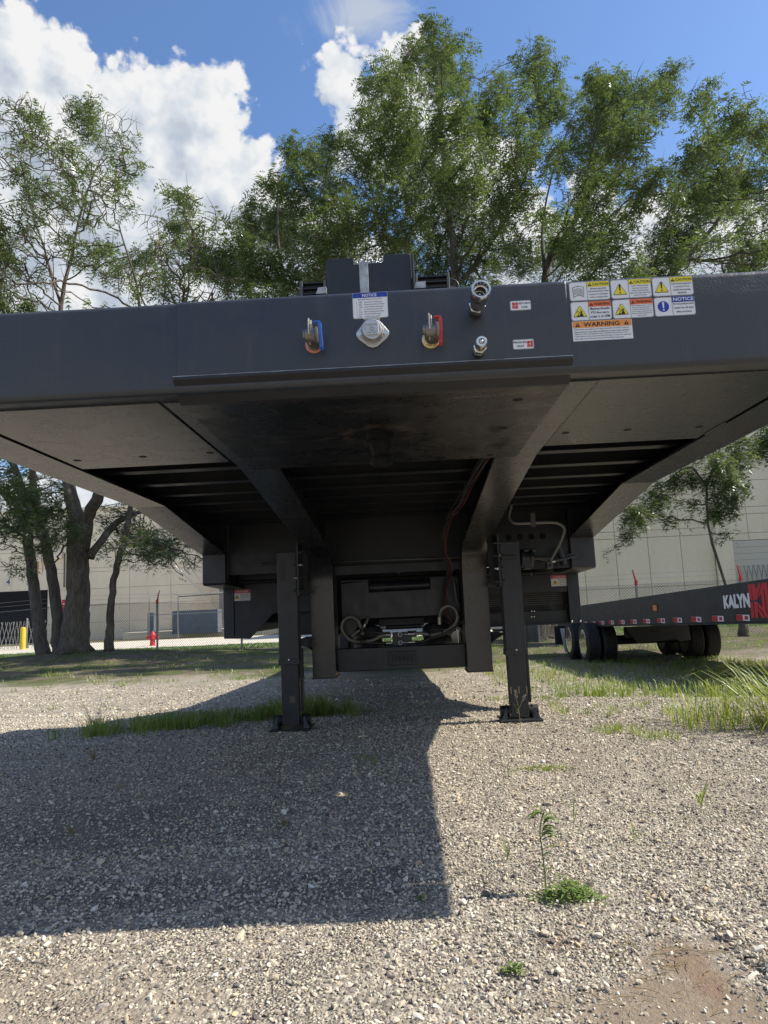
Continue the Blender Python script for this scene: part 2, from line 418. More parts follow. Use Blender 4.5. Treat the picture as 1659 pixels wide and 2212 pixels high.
def tri_round(cx, cy, r, asp): # warning triangle
    return [(cx - r * .98, cy - r * .72 * asp), (cx + r * .98, cy - r * .72 * asp), (cx + r * .9, cy - r * .45 * asp), (cx + r * .1, cy + r * .95 * asp), (cx - r * .1, cy + r * .95 * asp), (cx - r * .9, cy - r * .45 * asp)]
def head_tri(P, k, m, cx, cy, r, asp, l=2):
    P.poly(k, [(cx - r, cy - r * .8 * asp), (cx + r, cy - r * .8 * asp), (cx, cy + r * asp)], l)
    P.poly(m, [(cx - r * .12, cy - r * .15 * asp), (cx + r * .12, cy - r * .15 * asp), (cx + r * .16, cy + r * .45 * asp), (cx - r * .16, cy + r * .45 * asp)], l + 1)
    P.rect(m, cx - r * .12, cx + r * .12, cy - r * .55 * asp, cy - r * .32 * asp, l + 1)
def grid_sticker(parent, x, y, z, w, h, kind, head, lines, label, tshear=0):
    st, P = sticker(parent, x, y, z, w, h, label)
    asp = w / h; hb = .70
    band = {'CAUTION': YELLOW, 'WARNING': ORANGE, 'NOTICE': BLUE, 'DANGER': RED}[head]
    b = MB(); P.rect(b, .44, .985, hb, .975); b.build('header_band', band, st)
    k = MB(); m2 = MB(); P.rect(k, .435, .442, .02, .98, 2)
    if head == 'NOTICE':
        P.text(m2, head, .47, .965, .755, .935, .02, 3)
    else:
        head_tri(P, k, b2 := MB(), .51, .825, .05, asp); b2.build('symbol_fill', band, st)
        P.text(k, head, .575, .97, .76, .90, .02, 2)
    n = len(lines); big = n <= 3
    step = .62 / n
    for i, ln in enumerate(lines):
        vt = .66 - i * step; hh = step * (.62 if big else .66)
        wd = min(.50, .50 * len(ln) / max(len(q) for q in lines)); c = .715
        P.text(k, ln, c - wd / 2, c + wd / 2, vt - hh, vt, .012, 2)
    k.build('lettering', INK, st)
    if m2.v: m2.build('header_lettering', WHITE, st)
    if kind == 'book':
        k = MB(); wq = MB()
        P.poly(k, [(.09, .16), (.215, .30), (.35, .20), (.36, .72), (.22, .80), (.08, .70)], 1)
        P.poly(wq, [(.10, .20), (.212, .33), (.212, .76), (.095, .67)], 2); P.poly(wq, [(.222, .33), (.34, .235), (.347, .69), (.222, .77)], 2)
        for i in range(6):
            v = .36 + i * .055
            P.poly(k, [(.11, v - .07), (.20, v), (.20, v + .018), (.11, v - .052)], 3); P.poly(k, [(.235, v), (.33, v - .06), (.33, v - .042), (.235, v + .018)], 3)
        k.build('book_symbol', INK, st); wq.build('book_pages', WHITE, st)
    elif kind == 'circle':
        c = MB(); P.poly(c, [(.22 + .14 * cos(a * pi / 12), .5 + .14 * asp * sin(a * pi / 12)) for a in range(24)], 1); c.build('blue_disc', BLUE, st)
        c = MB(); P.poly(c, [(.205, .42), (.235, .42), (.245, .73), (.195, .73)], 2); P.poly(c, [(.22 + .022 * cos(a * pi / 6), .33 + .022 * asp * sin(a * pi / 6)) for a in range(12)], 2); c.build('exclamation_mark', WHITE, st)
    else:
        c = MB(); P.poly(c, tri_round(.22, .44, .168, asp), 1); c.build('symbol_outline', INK, st)
        c = MB(); P.poly(c, tri_round(.22, .44, .150, asp), 2); c.build('yellow_triangle', YELLOW, st)
        c = MB()
        if kind == 'tri':
            P.poly(c, [(.207, .40), (.233, .40), (.243, .73), (.197, .73)], 3); P.poly(c, [(.22 + .02 * cos(a * pi / 6), .30 + .02 * asp * sin(a * pi / 6)) for a in range(12)], 3)
        elif kind == 'spray':
            P.poly(c, [(.20, .22), (.30, .22), (.28, .36), (.24, .40), (.21, .32)], 3)
            P.poly(c, [(.255 + .025 * cos(a * pi / 6), .45 + .025 * asp * sin(a * pi / 6)) for a in range(12)], 3)
            r2 = random.Random(5)
            for i in range(22):
                a = radians(r2.uniform(60, 150)); d = r2.uniform(.05, .15); u, v = .21 + d * cos(a) * .7, .27 + d * sin(a) * asp * .9
                P.poly(c, [(u, v), (u + .013, v + .01), (u + .005, v + .05)], 3)
            P.poly(c, [(.12, .20), (.20, .22), (.17, .32)], 3)
        else:
            P.poly(c, [(.15, .30), (.22, .26), (.29, .26), (.29, .42), (.24, .50), (.22, .40), (.15, .42)], 3)
        c.build('pictogram', INK, st)
    return st
def maple_logo(P, u0, u1, v0, v1, red, white, parent, l=1):
    """square emblem of two stacked interlocked letter forms in red with pale cuts"""
    a = MB(); du, dv = u1 - u0, v1 - v0
    def q(pts, mb, ll): P.poly(mb, [(u0 + x * du, v0 + y * dv) for x, y in pts], ll)
    for pts in ([(0, .53), (.16, .53), (.15, 1), (0, 1)], [(.18, .53), (.40, .53), (.38, .95), (.36, 1), (.17, 1)],
                [(.40, .53), (.42, .53), (.455, .63), (.70, 1), (.56, 1), (.44, .83), (.385, .93)], [(.425, .53), (.64, .70), (.78, .80), (.80, 1), (.745, 1), (.49, .64)],
                [(.64, .30), (.80, .15), (.785, .80), (.64, .70)], [(.80, 1), (.79, .81), (.825, .80), (.84, .12), (.87, 0), (1, 0), (1, 1)],
                [(0, 0), (.16, 0), (.17, .47), (0, .47)], [(.20, 0), (.34, 0), (.40, .20), (.40, .47), (.20, .47)],
                [(.40, .35), (.76, 0), (.86, 0), (.83, .12), (.80, .149), (.64, .299), (.42, .47), (.40, .47)], [(.40, .21), (.54, 0), (.72, 0), (.40, .30)]):
        q(pts, a, l)
    a.build('emblem', red, parent)

# ================================================================ OUR TRAILER
XL, XR, XC = -1.34, 1.25, -0.045
TR = thing('drop_deck_trailer', (XC, 1.7, 0), 'large black drop-deck trailer seen from under its nose, standing on two landing legs', 'trailer')
FY = 1.700
# front beam with rounded upper and lower edges
def rprof(y0, y1, z0, z1, r, n=5):
    pts = []
    for cy, cz, a0 in ((y0 + r, z0 + r, pi), (y1 - r, z0 + r, 1.5 * pi), (y1 - r, z1 - r, 0), (y0 + r, z1 - r, pi / 2)):
        for k in range(n + 1):
            a = a0 + pi / 2 * k / n; pts.append((cy + r * cos(a), cz + r * sin(a)))
    return pts
m = MB(); m.prism(rprof(FY, FY + .20, 1.226, 1.466, .016), XL, XR); m.build('front_beam', BLACK_PEEL_LIT, TR, smooth='auto')
m = MB(); m.prism(rprof(FY - .0035, FY + .05, 1.250, 1.4655, .012), -.545, .438); NP = m.build('nose_plate', BLACK_NOSE_LIT, TR, smooth='auto', bevel=.003)
FP = FY - .0035
m = MB(); m.prism([(1.684, 1.263), (1.684, 1.256), (1.742, 1.2095), (1.758, 1.2095), (1.758, 1.2175), (1.745, 1.2175), (1.694, 1.263)], -.552, .437)
m.build('lip_plate', paint_black('worn_lip', base=(.010, .012, .016), rough=.42, dust=.12), TR, bevel=.0012)
m = MB(); m.box(-.552, .437, 1.685, 1.6945, 1.2632, 1.2646); m.build('lip_highlight', mat('lip_highlight_grey', (.35, .36, .36), .5, .5, var=.5, vscale=20), TR)  # pale strip, painted highlight where the lip catches the sky
ORG_KP = Vector((-.045, 1.7, 0))
m = MB(); m.box(-.555, .436, 1.7585, 2.615, 1.2105, 1.2185); m.build('kingpin_plate', SCUFF, TR, bevel=.001)
m = MB(); m.lathe((-.056, 2.17, 1.2105), (0, 0, -1), [(-.001, .045), (.020, .043), (.021, .0365), (.038, .0355), (.072, .0255), (.073, .034), (.092, .0355), (.098, .033)], 32)
m.build('kingpin', mat('greased_pin_steel', (.007, .007, .008), .5, 0.0, .15, var=.3, vscale=30), TR, smooth='auto')
for (x, y) in [(-.446, 1.87), (-.445, 2.175), (-.061, 1.873), (.326, 1.862), (.327, 2.165), (.332, 2.56), (-.444, 2.557)]:
    MB().lathe((x, y, 1.2105), (0, 0, -1), [(0, .014), (.0007, .0135)], 16).build('bolt_hole_shade', HOLE_SHADE, TR)  # solid black disc, colour stands for the shade in a hole
for s, (x0, x1) in enumerate(((-1.152, -.6135), (.5185, 1.062))):
    sp = MB().box(x0, x1, 1.762, 2.505, 1.2215, 1.2285).build('side_plate', BLACK_GLOSS, TR, bevel=.001)
    for (x, y) in ([(-.64, 2.345), (-.875, 2.355), (-1.105, 2.36)], [(.555, 2.318), (.76, 2.32), (1.0, 2.33)])[s]:
        MB().lathe((x, y, 1.2215), (0, 0, -1), [(0, .0135), (.0007, .013)], 16).build('bolt_hole_shade', HOLE_SHADE, sp)  # hole shade as a black disc on the plate, nothing cut
    # stitch weld and gap beside the plate
    xx = x0 - .002 if s == 0 else x1 + .002
    for yy in ((1.86, 2.0), (2.28, 2.44)) :
        wpts = [(xx, yy[0] + (yy[1] - yy[0]) * k / 9, 1.2225) for k in range(10)]
        MB().tube(wpts, .006, 6).build('weld_bead', mat('weld_seam', (.05, .05, .055), .45, .3), sp) if s == 1 else None
# gooseneck frame beams: flange sheet, web, boxed lower leg
for s, (x0, x1) in enumerate(((-.602, -.458), (.362, .516))):
    path = [(1.762, 1.2205), (2.62, 1.2205)]
    path += [(2.62 + (4.30 - 2.62) * k / 6, 1.2205 - (1.2205 - 1.045) * (k / 6)) for k in range(1, 7)]
    path += [(4.385, 1.025), (4.44, .99), (4.475, .945), (4.493, .90), (4.50, .85), (4.50, .263)]
    m = MB(); n = len(path); th = .012
    vs = []
    for i, (y, z) in enumerate(path):
        a = path[max(i - 1, 0)]; b = path[min(i + 1, n - 1)]; d = Vector((b[0] - a[0], b[1] - a[1])).normalized(); nx, nz = -d.y, d.x
        for x in (x0, x1): vs += [(x, y, z), (x, y + nx * -0 + (d.y * -th), z + d.x * th)]
    m.add(vs, [f for i in range(n - 1) for f in ((4 * i, 4 * i + 2, 4 * i + 6, 4 * i + 4), (4 * i + 1, 4 * i + 5, 4 * i + 7, 4 * i + 3), (4 * i, 4 * i + 4, 4 * i + 5, 4 * i + 1), (4 * i + 2, 4 * i + 3, 4 * i + 7, 4 * i + 6))] + [(0, 1, 3, 2), (4 * n - 4, 4 * n - 2, 4 * n - 1, 4 * n - 3)])
    bmn = m.build('frame_beam', BLACK_GLOSS, TR, smooth='auto')
    xm = (x0 + x1) / 2
    web = [(1.9, 1.44), (1.9, 1.236)] + [(y + .004, z + .0135) for y, z in path[1:8]] + [(4.40, 1.04), (4.46, 1.0), (4.5, .95), (4.52, .88), (4.52, .27), (4.75, .27), (4.75, 1.44)]
    MB().prism(web, xm - .007, xm + .007).build('web_plate', BLACK_SHADE, bmn)
    MB().box(x0, x1, 4.5125, 4.74, .265, .95).build('lower_box', BLACK, bmn, bevel=.002)
    MB().box(x0 - .004, x1 + .004, 4.497, 4.745, .256, .263).build('end_cap', BLACK_SHADE, bmn)
    MB().box(x0, x1, 4.80, 16.2, .50, .52).build('rear_flange', BLACK_SHADE, bmn)
    MB().box(xm - .007, xm + .007, 4.80, 16.2, .522, .90).build('rear_web', BLACK_SHADE, bmn)
# side rails
for s, (xo, xi) in enumerate(((XL, -1.186), (XR, 1.092))):
    sg = 1 if s == 0 else -1
    p2_ = [(1.905, 1.229), (3.49, 1.229), (4.68, 1.075)]
    th = .010
    m = MB(); vs = []
    for (y, z) in p2_: vs += [(xo, y, z), (xi, y, z), (xi, y, z + th), (xo, y, z + th)]
    m.add(vs, [f for i in range(2) for f in ((4 * i, 4 * i + 1, 4 * i + 5, 4 * i + 4), (4 * i + 3, 4 * i + 7, 4 * i + 6, 4 * i + 2), (4 * i, 4 * i + 4, 4 * i + 7, 4 * i + 3), (4 * i + 1, 4 * i + 2, 4 * i + 6, 4 * i + 5))] + [(0, 3, 2, 1), (8, 9, 10, 11)])
    rl = m.build('side_rail', BLACK_GLOSS, TR)
    MB().prism([(1.905, 1.2405), (3.49, 1.2405), (4.68, 1.0865), (4.68, 1.46), (1.905, 1.46)], xo, xo + sg * .010).build('rail_web', BLACK, rl)
    MB().box(min(xo, xo + sg * .09), max(xo, xo + sg * .09), 1.905, 4.68, 1.4602, 1.4665).build('rail_top_flange', BLACK, rl)
    # drop box at the rear of the gooseneck rail
    bx = MB().prism([(4.682, 1.45), (4.682, .885), (4.70, .874), (5.26, .86), (5.26, 1.45)], min(xo, xi), max(xo, xi)).build('rail_end_box', BLACK, TR, bevel=.004)
    # main deck side rail
    MB().box(xo if s == 0 else xo - .012, xo + .012 if s == 0 else xo, 5.262, 16.4, .52, .90).build('main_deck_rail', BLACK, TR)
# cross members of the gooseneck
for y in (2.86, 3.16, 3.46, 3.76, 4.06, 4.36, 4.62):
    zb = 1.272
    cm = MB(); cm.box(XL + .012, XR - .012, y - .03, y + .03, zb, zb + .005); cm.box(XL + .012, XR - .012, y - .003, y + .003, zb + .006, 1.432)
    cm.box(XL + .012, XR - .012, y - .03, y + .03, 1.4325, 1.4375)
    cm.build('cross_member', BLACK_SHADE, TR)
xs = np.linspace(XL + .015, XR - .015, 9)
MB().prism([(1.1015, 1.905), (xs[8] - .0015, 1.905), (xs[8] - .0015, 4.76), (1.1015, 4.76), (1.1015, 3.985), (1.145, 3.985), (1.145, 3.955), (1.1015, 3.955), (1.1015, 2.815), (1.15, 2.815), (1.15, 2.77), (1.1015, 2.77)], 1.439, 1.462, 'z').build('deck_board', BLACK_SHADE, TR)
MB().box(xs[7] + .0015, 1.0995, 1.905, 4.76, 1.439, 1.462).build('deck_board', BLACK_SHADE, TR)
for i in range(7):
    MB().box(xs[i] + .0015, xs[i + 1] - .0015, 1.905, 4.76, 1.439, 1.462).build('deck_board', BLACK_SHADE, TR)
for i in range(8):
    MB().box(xs[i] + .0015, xs[i + 1] - .0015, 5.24, 16.3, .905, .935).build('deck_board', BLACK_SHADE, TR)
for i in range(34):
    MB().box(XR - .0145, XR - .001, 5.263 + i * .33, 5.263 + i * .33 + (.24 if 4 < i < 12 else .33), .9005, .934).build('light_gap_block', BLACK, TR)  # added blocks on the rail, spaced so the sun leaks through in dots
MB().box(XL + .001, XL + .01, 5.28, 16.3, .9005, .9045).build('light_gap_block', BLACK, TR)  # added strip that closes the light leak over the left rail
MB().box(XL + .012, XR - .012, 4.765, 4.785, .94, 1.462).build('drop_wall', BLACK_SHADE, TR)
MB().box(XL + .012, XR - .012, 4.79, 5.235, 1.441, 1.464).build('step_plate', BLACK_SHADE, TR)
MB().box(XL + .012, XR - .012, 5.222, 5.236, .94, 1.44).build('step_wall', BLACK_SHADE, TR)
# bulkhead under the drop
L_IN = paint_black('bulkhead_paint', rough=.45, dust=.2)
bh = MB().prism([(-1.335, .895), (-1.335, .506), (-1.145, .498), (-.972, .673), (-.61, .682), (-.61, .895)], 5.20, 5.212, 'y').build('bulkhead_panel', L_IN, TR)
MB().tube([(-1.262, 5.196, .89 - k * .03 + .002) for k in range(13)], [.006 + .002 * (k % 2) for k in range(13)], 6).build('weld_bead', L_IN, bh)
MB().box(-1.185, -.61, 5.06, 5.075, .914, 1.43).build('upper_panel', L_IN, TR, bevel=.002)
MB().box(-1.185, -.61, 5.04, 5.30, .898, .9035).build('ledge_plate', L_IN, TR)
MB().box(-.60, -.46, 5.15, 5.16, .62, .90).build('inner_panel', L_IN, TR)
MB().box(-.61, .53, 5.40, 5.42, .55, .93).build('centre_wall', BLACK_SHADE, TR)
MB().box(-1.33, -.61, 5.9, 5.91, .60, .9045).build('second_wall', BLACK_SHADE, TR)
MB().box(-.95, -.61, 5.30, 5.32, .505, .69).build('second_wall', BLACK_SHADE, TR)
# right side: sill, corner post, tool tray with ribs
MB().box(.53, 1.17, 5.20, 5.212, .735, .862).build('sill_panel', L_IN, TR, bevel=.002)
MB().box(.53, 1.20, 5.05, 5.26, .864, .876).build('ledge_plate', L_IN, TR)
MB().box(1.168, 1.25, 5.185, 5.26, .508, .862).build('corner_post', L_IN, TR, bevel=.002)
MB().box(.53, 1.166, 5.26, 5.27, .512, .60).build('lower_panel', BLACK_SHADE, TR)
MB().box(.40, 1.166, 5.9, 5.91, .512, .86).build('tray_back', BLACK_SHADE, TR)
tb = MB().box(.53, 1.166, 5.205, 5.9, .505, .512).build('tray_floor', BLACK_SHADE, TR)
for k in range(9):
    z = .60 + k * .0155
    MB().box(.53, 1.16, 5.34 + .0 * k, 5.36, z, z + .0075).build('rib', GREYM if k > 2 else BLACK, tb)
for (x, z) in [(.905, .565), (.925, .565), (.91, .605), (.93, .605)]:
    MB().lathe((x, 5.258, z), (0, -1, 0), [(0, .005), (.006, .005), (.0065, .003)], 8).build('rivet', STEEL, TR)
for (x, z) in [(1.175, .52), (1.235, .52)]:
    MB().lathe((x, 5.18, z), (0, -1, 0), [(0, .009), (.012, .009), (.018, .004)], 8).build('bolt', STEEL, TR)
MB().lathe((.462, 5.3, .62), (0, -1, 0), [(0, .008), (.01, .008)], 10).build('side_lamp', mat('amber_lens', (.6, .12, .01), .2), TR)
MB().box(.53, .62, 4.40, 4.52, .50, .512).build('step_bracket', BLACK, TR)
MB().prism([(-.62, .515), (-.602, .515), (-.602, .46), (-.65, .48), (-.65, .515)], 4.3, 4.62, 'y').build('step_bracket', BLACK, TR)
# small angle braces between legs and neck, seen low
MB().add([(-.645, 4.33, .50), (-.602, 4.52, .50), (-.602, 4.52, .43), (-.645, 4.33, .485)], [(0, 1, 2, 3)]).build('leg_brace', BLACK, TR)
MB().add([(.516, 4.52, .43), (.57, 4.33, .485), (.57, 4.33, .50), (.516, 4.52, .50)], [(0, 1, 2, 3)]).build('leg_brace', BLACK, TR)
# centre plate: notch on top, arch below
cp = MB().prism([(-.43, .505), (-.362, .505), (-.302, .611), (.250, .613), (.300, .545), (.352, .545), (.352, .856), (.168, .856), (.166, .785), (-.246, .782), (-.248, .858), (-.43, .848)], 4.76, 4.772, 'y').build('centre_plate', BLACK, TR, bevel=.0015)
MB().box(-.43, -.248, 4.752, 4.80, .8585, .866).build('top_lip', BLACK, cp); MB().box(.168, .352, 4.752, 4.80, .8565, .864).build('top_lip', BLACK, cp)
MB().cyl((-.24, 4.84, .815), (.162, 4.84, .818), .040, 24).build('roller', BLACK, TR, smooth='auto')
MB().cyl((-.45, 4.50, .980), (.36, 4.50, .970), .0065, 8).build('cross_tube', GREYM, TR, smooth=True)
MB().box(-.45, .36, 4.60, 4.615, .90, .955).build('cross_angle', BLACK_SHADE, TR)
MB().box(-.457, .361, 4.60, 4.70, .285, .428).build('lower_cross_member', BLACK, TR, bevel=.004)
nt = MB().box(-.131, .045, 4.590, 4.5995, .312, .398).build('number_plate', L_IN, TR, bevel=.003)
PP = Print(-.131, 4.5895, .312, .176, .086)
t_ = MB(); PP.text(t_, '178423', .14, .88, .30, .68, .004, 1)
t_.build('stamped_number', mat('shadowed_stamp', (.004, .004, .005), .7), nt)
# springs of air and dark gear behind the arch
for x in (-.275, .205):
    ab = MB().lathe((x, 5.0, .36), (0, .25, 1), [(0, .08), (.02, .098), (.07, .105), (.10, .095), (.12, .105), (.17, .10), (.19, .08)], 24).build('air_spring', RUBBER, TR, smooth='auto')
    MB().torus((x, 5.032, .492), (0, .25, 1), .103, .0045, 28, 6).build('clamp_ring', GREYM, ab)
MB().box(-.20, .12, 5.05, 5.10, .545, .60).build('axle_bracket', BLACK_SHADE, TR, bevel=.004)
MB().cyl((-.15, 5.0, .54), (.10, 5.0, .54), .015, 10).build('link_rod', BLACK, TR)
for x in (-.16, .03): MB().box(x - .03, x + .035, 5.2, 5.22, .46, .505).build('bracket_tab', mat('pale_bracket', (.22, .21, .19), .6), TR)
mb_ = MB().box(-.102, .025, 4.70, 4.735, .43, .515).build('manifold_plate', BLACK, TR, bevel=.003)
for z in (.50, .447):
    e = MB(); e.torus((-.050, 4.695, z), (0, 1, 0), .012, .0045, 14, 6); e.cyl((-.045, 4.695, z), (.0, 4.69, z), .005, 8); e.build('elbow_fitting', ZINC, mb_, smooth=True)
    MB().cyl((.0, 4.69, z), (.045, 4.69, z), .0115, 10).build('crimp_sleeve', ZINC, mb_, smooth='auto')
    MB().cyl((-.105, 4.70, z), (-.145, 4.70, z), .0115, 10).build('crimp_sleeve', ZINC, mb_, smooth='auto')
def hose(pts, r=.0112, mt=None, name='hydraulic_hose', n=5):
    return MB().tube(arc_pts(pts, n), r, 8).build(name, mt or HOSEG, TR, smooth=True)
HOSEG = mat('braided_hose', (.20, .195, .18), .42, .2, var=.25, vscale=30)
cx, cz = -.362, .560
hose([(-.145, 4.70, .50), (-.18, 4.69, .495), (-.22, 4.68, .475), (-.30, 4.67, .462), (-.37, 4.67, .478), (-.415, 4.67, .52), (-.43, 4.67, .565), (-.41, 4.67, .61), (-.365, 4.67, .628), (-.322, 4.68, .60), (-.305, 4.70, .555), (-.30, 4.74, .51)])
hose([(-.145, 4.70, .447), (-.19, 4.68, .450), (-.27, 4.67, .458), (-.33, 4.67, .462)], mt=HOSE)
hose([(-.37, 4.69, .50), (-.33, 4.70, .53), (-.29, 4.72, .555), (-.268, 4.76, .60)], .008)
MB().cyl((-.272, 4.74, .58), (-.262, 4.76, .62), .011, 8).build('hose_end', ZINC, TR, smooth='auto')
MB().cyl((-.303, 4.70, .56), (-.30, 4.71, .525), .012, 10).build('hose_end', BLACK, TR, smooth='auto')
hose([(.045, 4.69, .50), (.09, 4.68, .502), (.15, 4.67, .490), (.21, 4.67, .497), (.27, 4.67, .52), (.312, 4.67, .555), (.328, 4.67, .60), (.312, 4.67, .65), (.268, 4.67, .672), (.225, 4.68, .645), (.212, 4.70, .60), (.211, 4.72, .56)])
hose([(.045, 4.69, .447), (.09, 4.68, .447), (.15, 4.67, .468), (.22, 4.66, .487), (.28, 4.665, .515), (.33, 4.68, .56), (.35, 4.70, .62)], mt=HOSE)
MB().cyl((.212, 4.70, .60), (.211, 4.71, .555), .012, 10).build('hose_end', ZINC, TR, smooth='auto')
for x, z in ((.145, .478), (.222, .493), (-.30, .460)): MB().torus((x, 4.668, z), (1, 0, .2), .024, .004, 12, 5).build('cable_tie', RUBBER, TR)
# wiring harness down the inside of the right frame beam
for k in range(6):
    dx, dz = (k % 3) * .012 - .01, (k // 3) * .013
    r_ = random.Random(k)
    P_ = [(.345, 2.66, 1.245), (.335, 2.9, 1.235), (.315, 3.25, 1.215), (.295, 3.55, 1.175), (.255, 3.85, 1.14), (.235, 4.15, 1.07), (.245, 4.35, .99), (.275, 4.45, .92), (.275, 4.52, .86), (.25, 4.62, .77), (.245, 4.68, .66), (.275, 4.70, .58), (.30, 4.72, .50)]
    P_ = [(x + dx + r_.uniform(-.006, .006), y, z + dz + r_.uniform(-.006, .006)) for x, y, z in P_]
    MB().tube(arc_pts(P_, 4), .0045 if k != 2 else .003, 6).build('wiring_loom', REDW if k == 2 else HOSE, TR, smooth=True)
for i in range(5):
    MB().torus((.31 - i * .018, 3.2 + i * .22, 1.225 - i * .035), (0, 1, -.2), .022, .003, 10, 4).build('cable_tie', RUBBER, TR)
MB().cyl((.315, 4.6, .82), (.325, 4.6, .69), .013, 10).build('junction_sleeve', BLACK, TR, smooth='auto')
# landing legs
for s, x in enumerate((-.697, .622)):
    lg = MB().box(x - .058, x + .058, 4.19, 4.305, .40, 1.03).build('landing_leg', BLACK, TR, bevel=.004)
    MB().box(x - .062, x + .062, 4.186, 4.309, .372, .405).build('collar', BLACK, lg, bevel=.002)
    MB().box(x - .050, x + .050, 4.198, 4.297, .03, .40).build('inner_leg', BLACK, lg, bevel=.003)
    MB().box(x + .058, x + .072, 4.23, 4.28, .10, .46).build('rack_strip', BLACK_SHADE, lg)
    MB().lathe((x, 4.186, .402), (0, -1, 0), [(0, .006), (.005, .005)], 8).build('grease_nipple', STEEL, lg)
    MB().box(x - .118, x + .118, 4.14, 4.36, .004, .014).build('foot_plate', BLACK, lg, bevel=.001)
    for t in (-1, 1):
        MB().cyl((x + t * .057, 4.25, .052), (x + t * .108, 4.25, .052), .032, 18).build('foot_roller', RUBBER, lg, smooth='auto')
        MB().prism([(4.20, .014), (4.30, .014), (4.27, .085), (4.23, .085)], x + t * .074 - .003, x + t * .074 + .003).build('foot_bracket', BLACK, lg)
        MB().add([(x + t * .078, 4.18, .014), (x + t * .112, 4.18, .014), (x + t * .082, 4.19, .075), (x + t * .076, 4.19, .08)], [(0, 1, 2, 3)]).build('foot_gusset', BLACK, lg)
    if s == 1:
        for xx in (x - .045, x, x + .045): MB().box(xx - .003, xx + .003, 4.1965, 4.198, .155, .195).build('wear_mark', mat('bare_rust_spot', (.30, .20, .12), .6), lg)
    else: MB().box(x - .003, x + .03, 4.1965, 4.198, .155, .195).build('wear_mark', mat('bare_rust_spot', (.11, .09, .07), .6), lg)
    # mounting flange and bolts towards the frame
    xf = x + .067 if s == 0 else x - .067
    fl = MB().box(xf - .005, xf + .005, 4.17, 4.36, .765, 1.075).build('mounting_flange', BLACK, lg)
    for k in range(4):
        z = .80 + k * .075
        for t in (-1, 1): MB().lathe((xf, 4.19, z), (t, 0, 0), [(.005, .011), (.016, .011), (.017, .006), (.028, .006)], 6).build('flange_bolt', STEEL if (k + t) % 3 == 0 else BLACK, lg)
    xb = (-.602, xf) if s == 0 else (xf, .516)
    MB().box(min(xb[0], xb[1]) , max(xb), 4.37, 4.385, .80, 1.04).build('mounting_web', L_IN, TR)
    MB().box(min(xb) - .02, max(xb) + .01, 4.30, 4.40, .775, .788).build('mounting_shelf', L_IN, TR)
MB().cyl((-.76, 4.26, .975), (-.86, 4.26, .968), .009, 10).build('shaft_stub', BLACK, TR, smooth='auto')
lbl = MB().box(-.73, -.71, 4.1875, 4.1895, .86, .965).build('label_strip', L_IN, TR)
# crank gearbox and bent handle on the right
MB().box(.565, .655, 4.16, 4.175, .925, .948).build('crank_shaft_end', L_IN, TR, bevel=.003)
MB().lathe((.685, 4.26, .93), (1, 0, 0), [(0, .04), (.012, .055), (.03, .055), (.034, .042), (.06, .042), (.064, .05), (.08, .05), (.085, .02)], 20).build('gearbox', BLACK, TR, smooth='auto')
MB().box(.705, .755, 4.22, 4.30, .865, .93).build('gearbox_foot', L_IN, TR, bevel=.004)
MB().cyl((.76, 4.26, .932), (.87, 4.26, .925), .011, 10).build('crank_shaft', BLACK, TR, smooth='auto')
HND = mat('grey_handle_tube', (.16, .155, .145), .38, .3, var=.2, vscale=12)
hp = arc_pts([(.668, 4.3, 1.262), (.656, 4.3, 1.225), (.648, 4.3, 1.19), (.66, 4.3, 1.162), (.69, 4.3, 1.148), (.75, 4.3, 1.146), (.85, 4.3, 1.146), (.915, 4.3, 1.143), (.955, 4.3, 1.128), (.975, 4.3, 1.10), (.966, 4.3, 1.065), (.93, 4.3, .995), (.872, 4.3, .905)], 5)
MB().tube(hp, .0105, 10).build('crank_handle', HND, TR, smooth=True)
MB().box(.775, .805, 4.283, 4.289, 1.12, 1.205).build('handle_strap', GREYM, TR, bevel=.002)
MB().box(.85, .885, 4.27, 4.33, .865, .905).build('handle_clevis', GREYM, TR, bevel=.004)
MB().lathe((.868, 4.27, .882), (0, -1, 0), [(0, .012), (.01, .012), (.012, .006)], 6).build('clevis_nut', BLACK, TR)
hose([(.80, 4.5, .97), (.83, 4.48, .93), (.87, 4.45, .91), (.93, 4.45, .915), (1.0, 4.5, .93), (1.1, 4.55, .95)], .007, HOSE)
hose([(.81, 4.6, .99), (.85, 4.58, .95), (.90, 4.56, .93), (.97, 4.6, .935), (1.09, 4.65, .97)], .007, HOSE)
MB().cyl((.90, 4.44, .913), (.935, 4.44, .918), .009, 8).build('hose_joint', STEEL, TR, smooth='auto')
MB().cyl((.76, 4.55, 1.0), (.84, 4.55, .998), .010, 10).build('valve_body', GREYM, TR, smooth='auto')
MB().box(.60, 1.09, 4.72, 4.735, .885, 1.20).build('drop_panel', BLACK_SHADE, TR)
for k in range(4): MB().lathe((.70 + k * .075, 4.72, 1.10), (0, -1, 0), [(0, .02), (.006, .019)], 16).build('panel_hole_shade', HOLE_SHADE, TR)  # black discs painted as the dark of open panel holes
for x, z in ((.74, .868), (.775, .875), (.865, .872)): MB().cyl((x, 4.9, z), (x, 4.9, z - .022), .004, 6).build('drain_nipple', STEEL, TR)
MB().cyl((1.0, 4.62, 1.02), (1.03, 4.62, .90), .022, 14).build('filter_canister', BLACK, TR, smooth='auto')
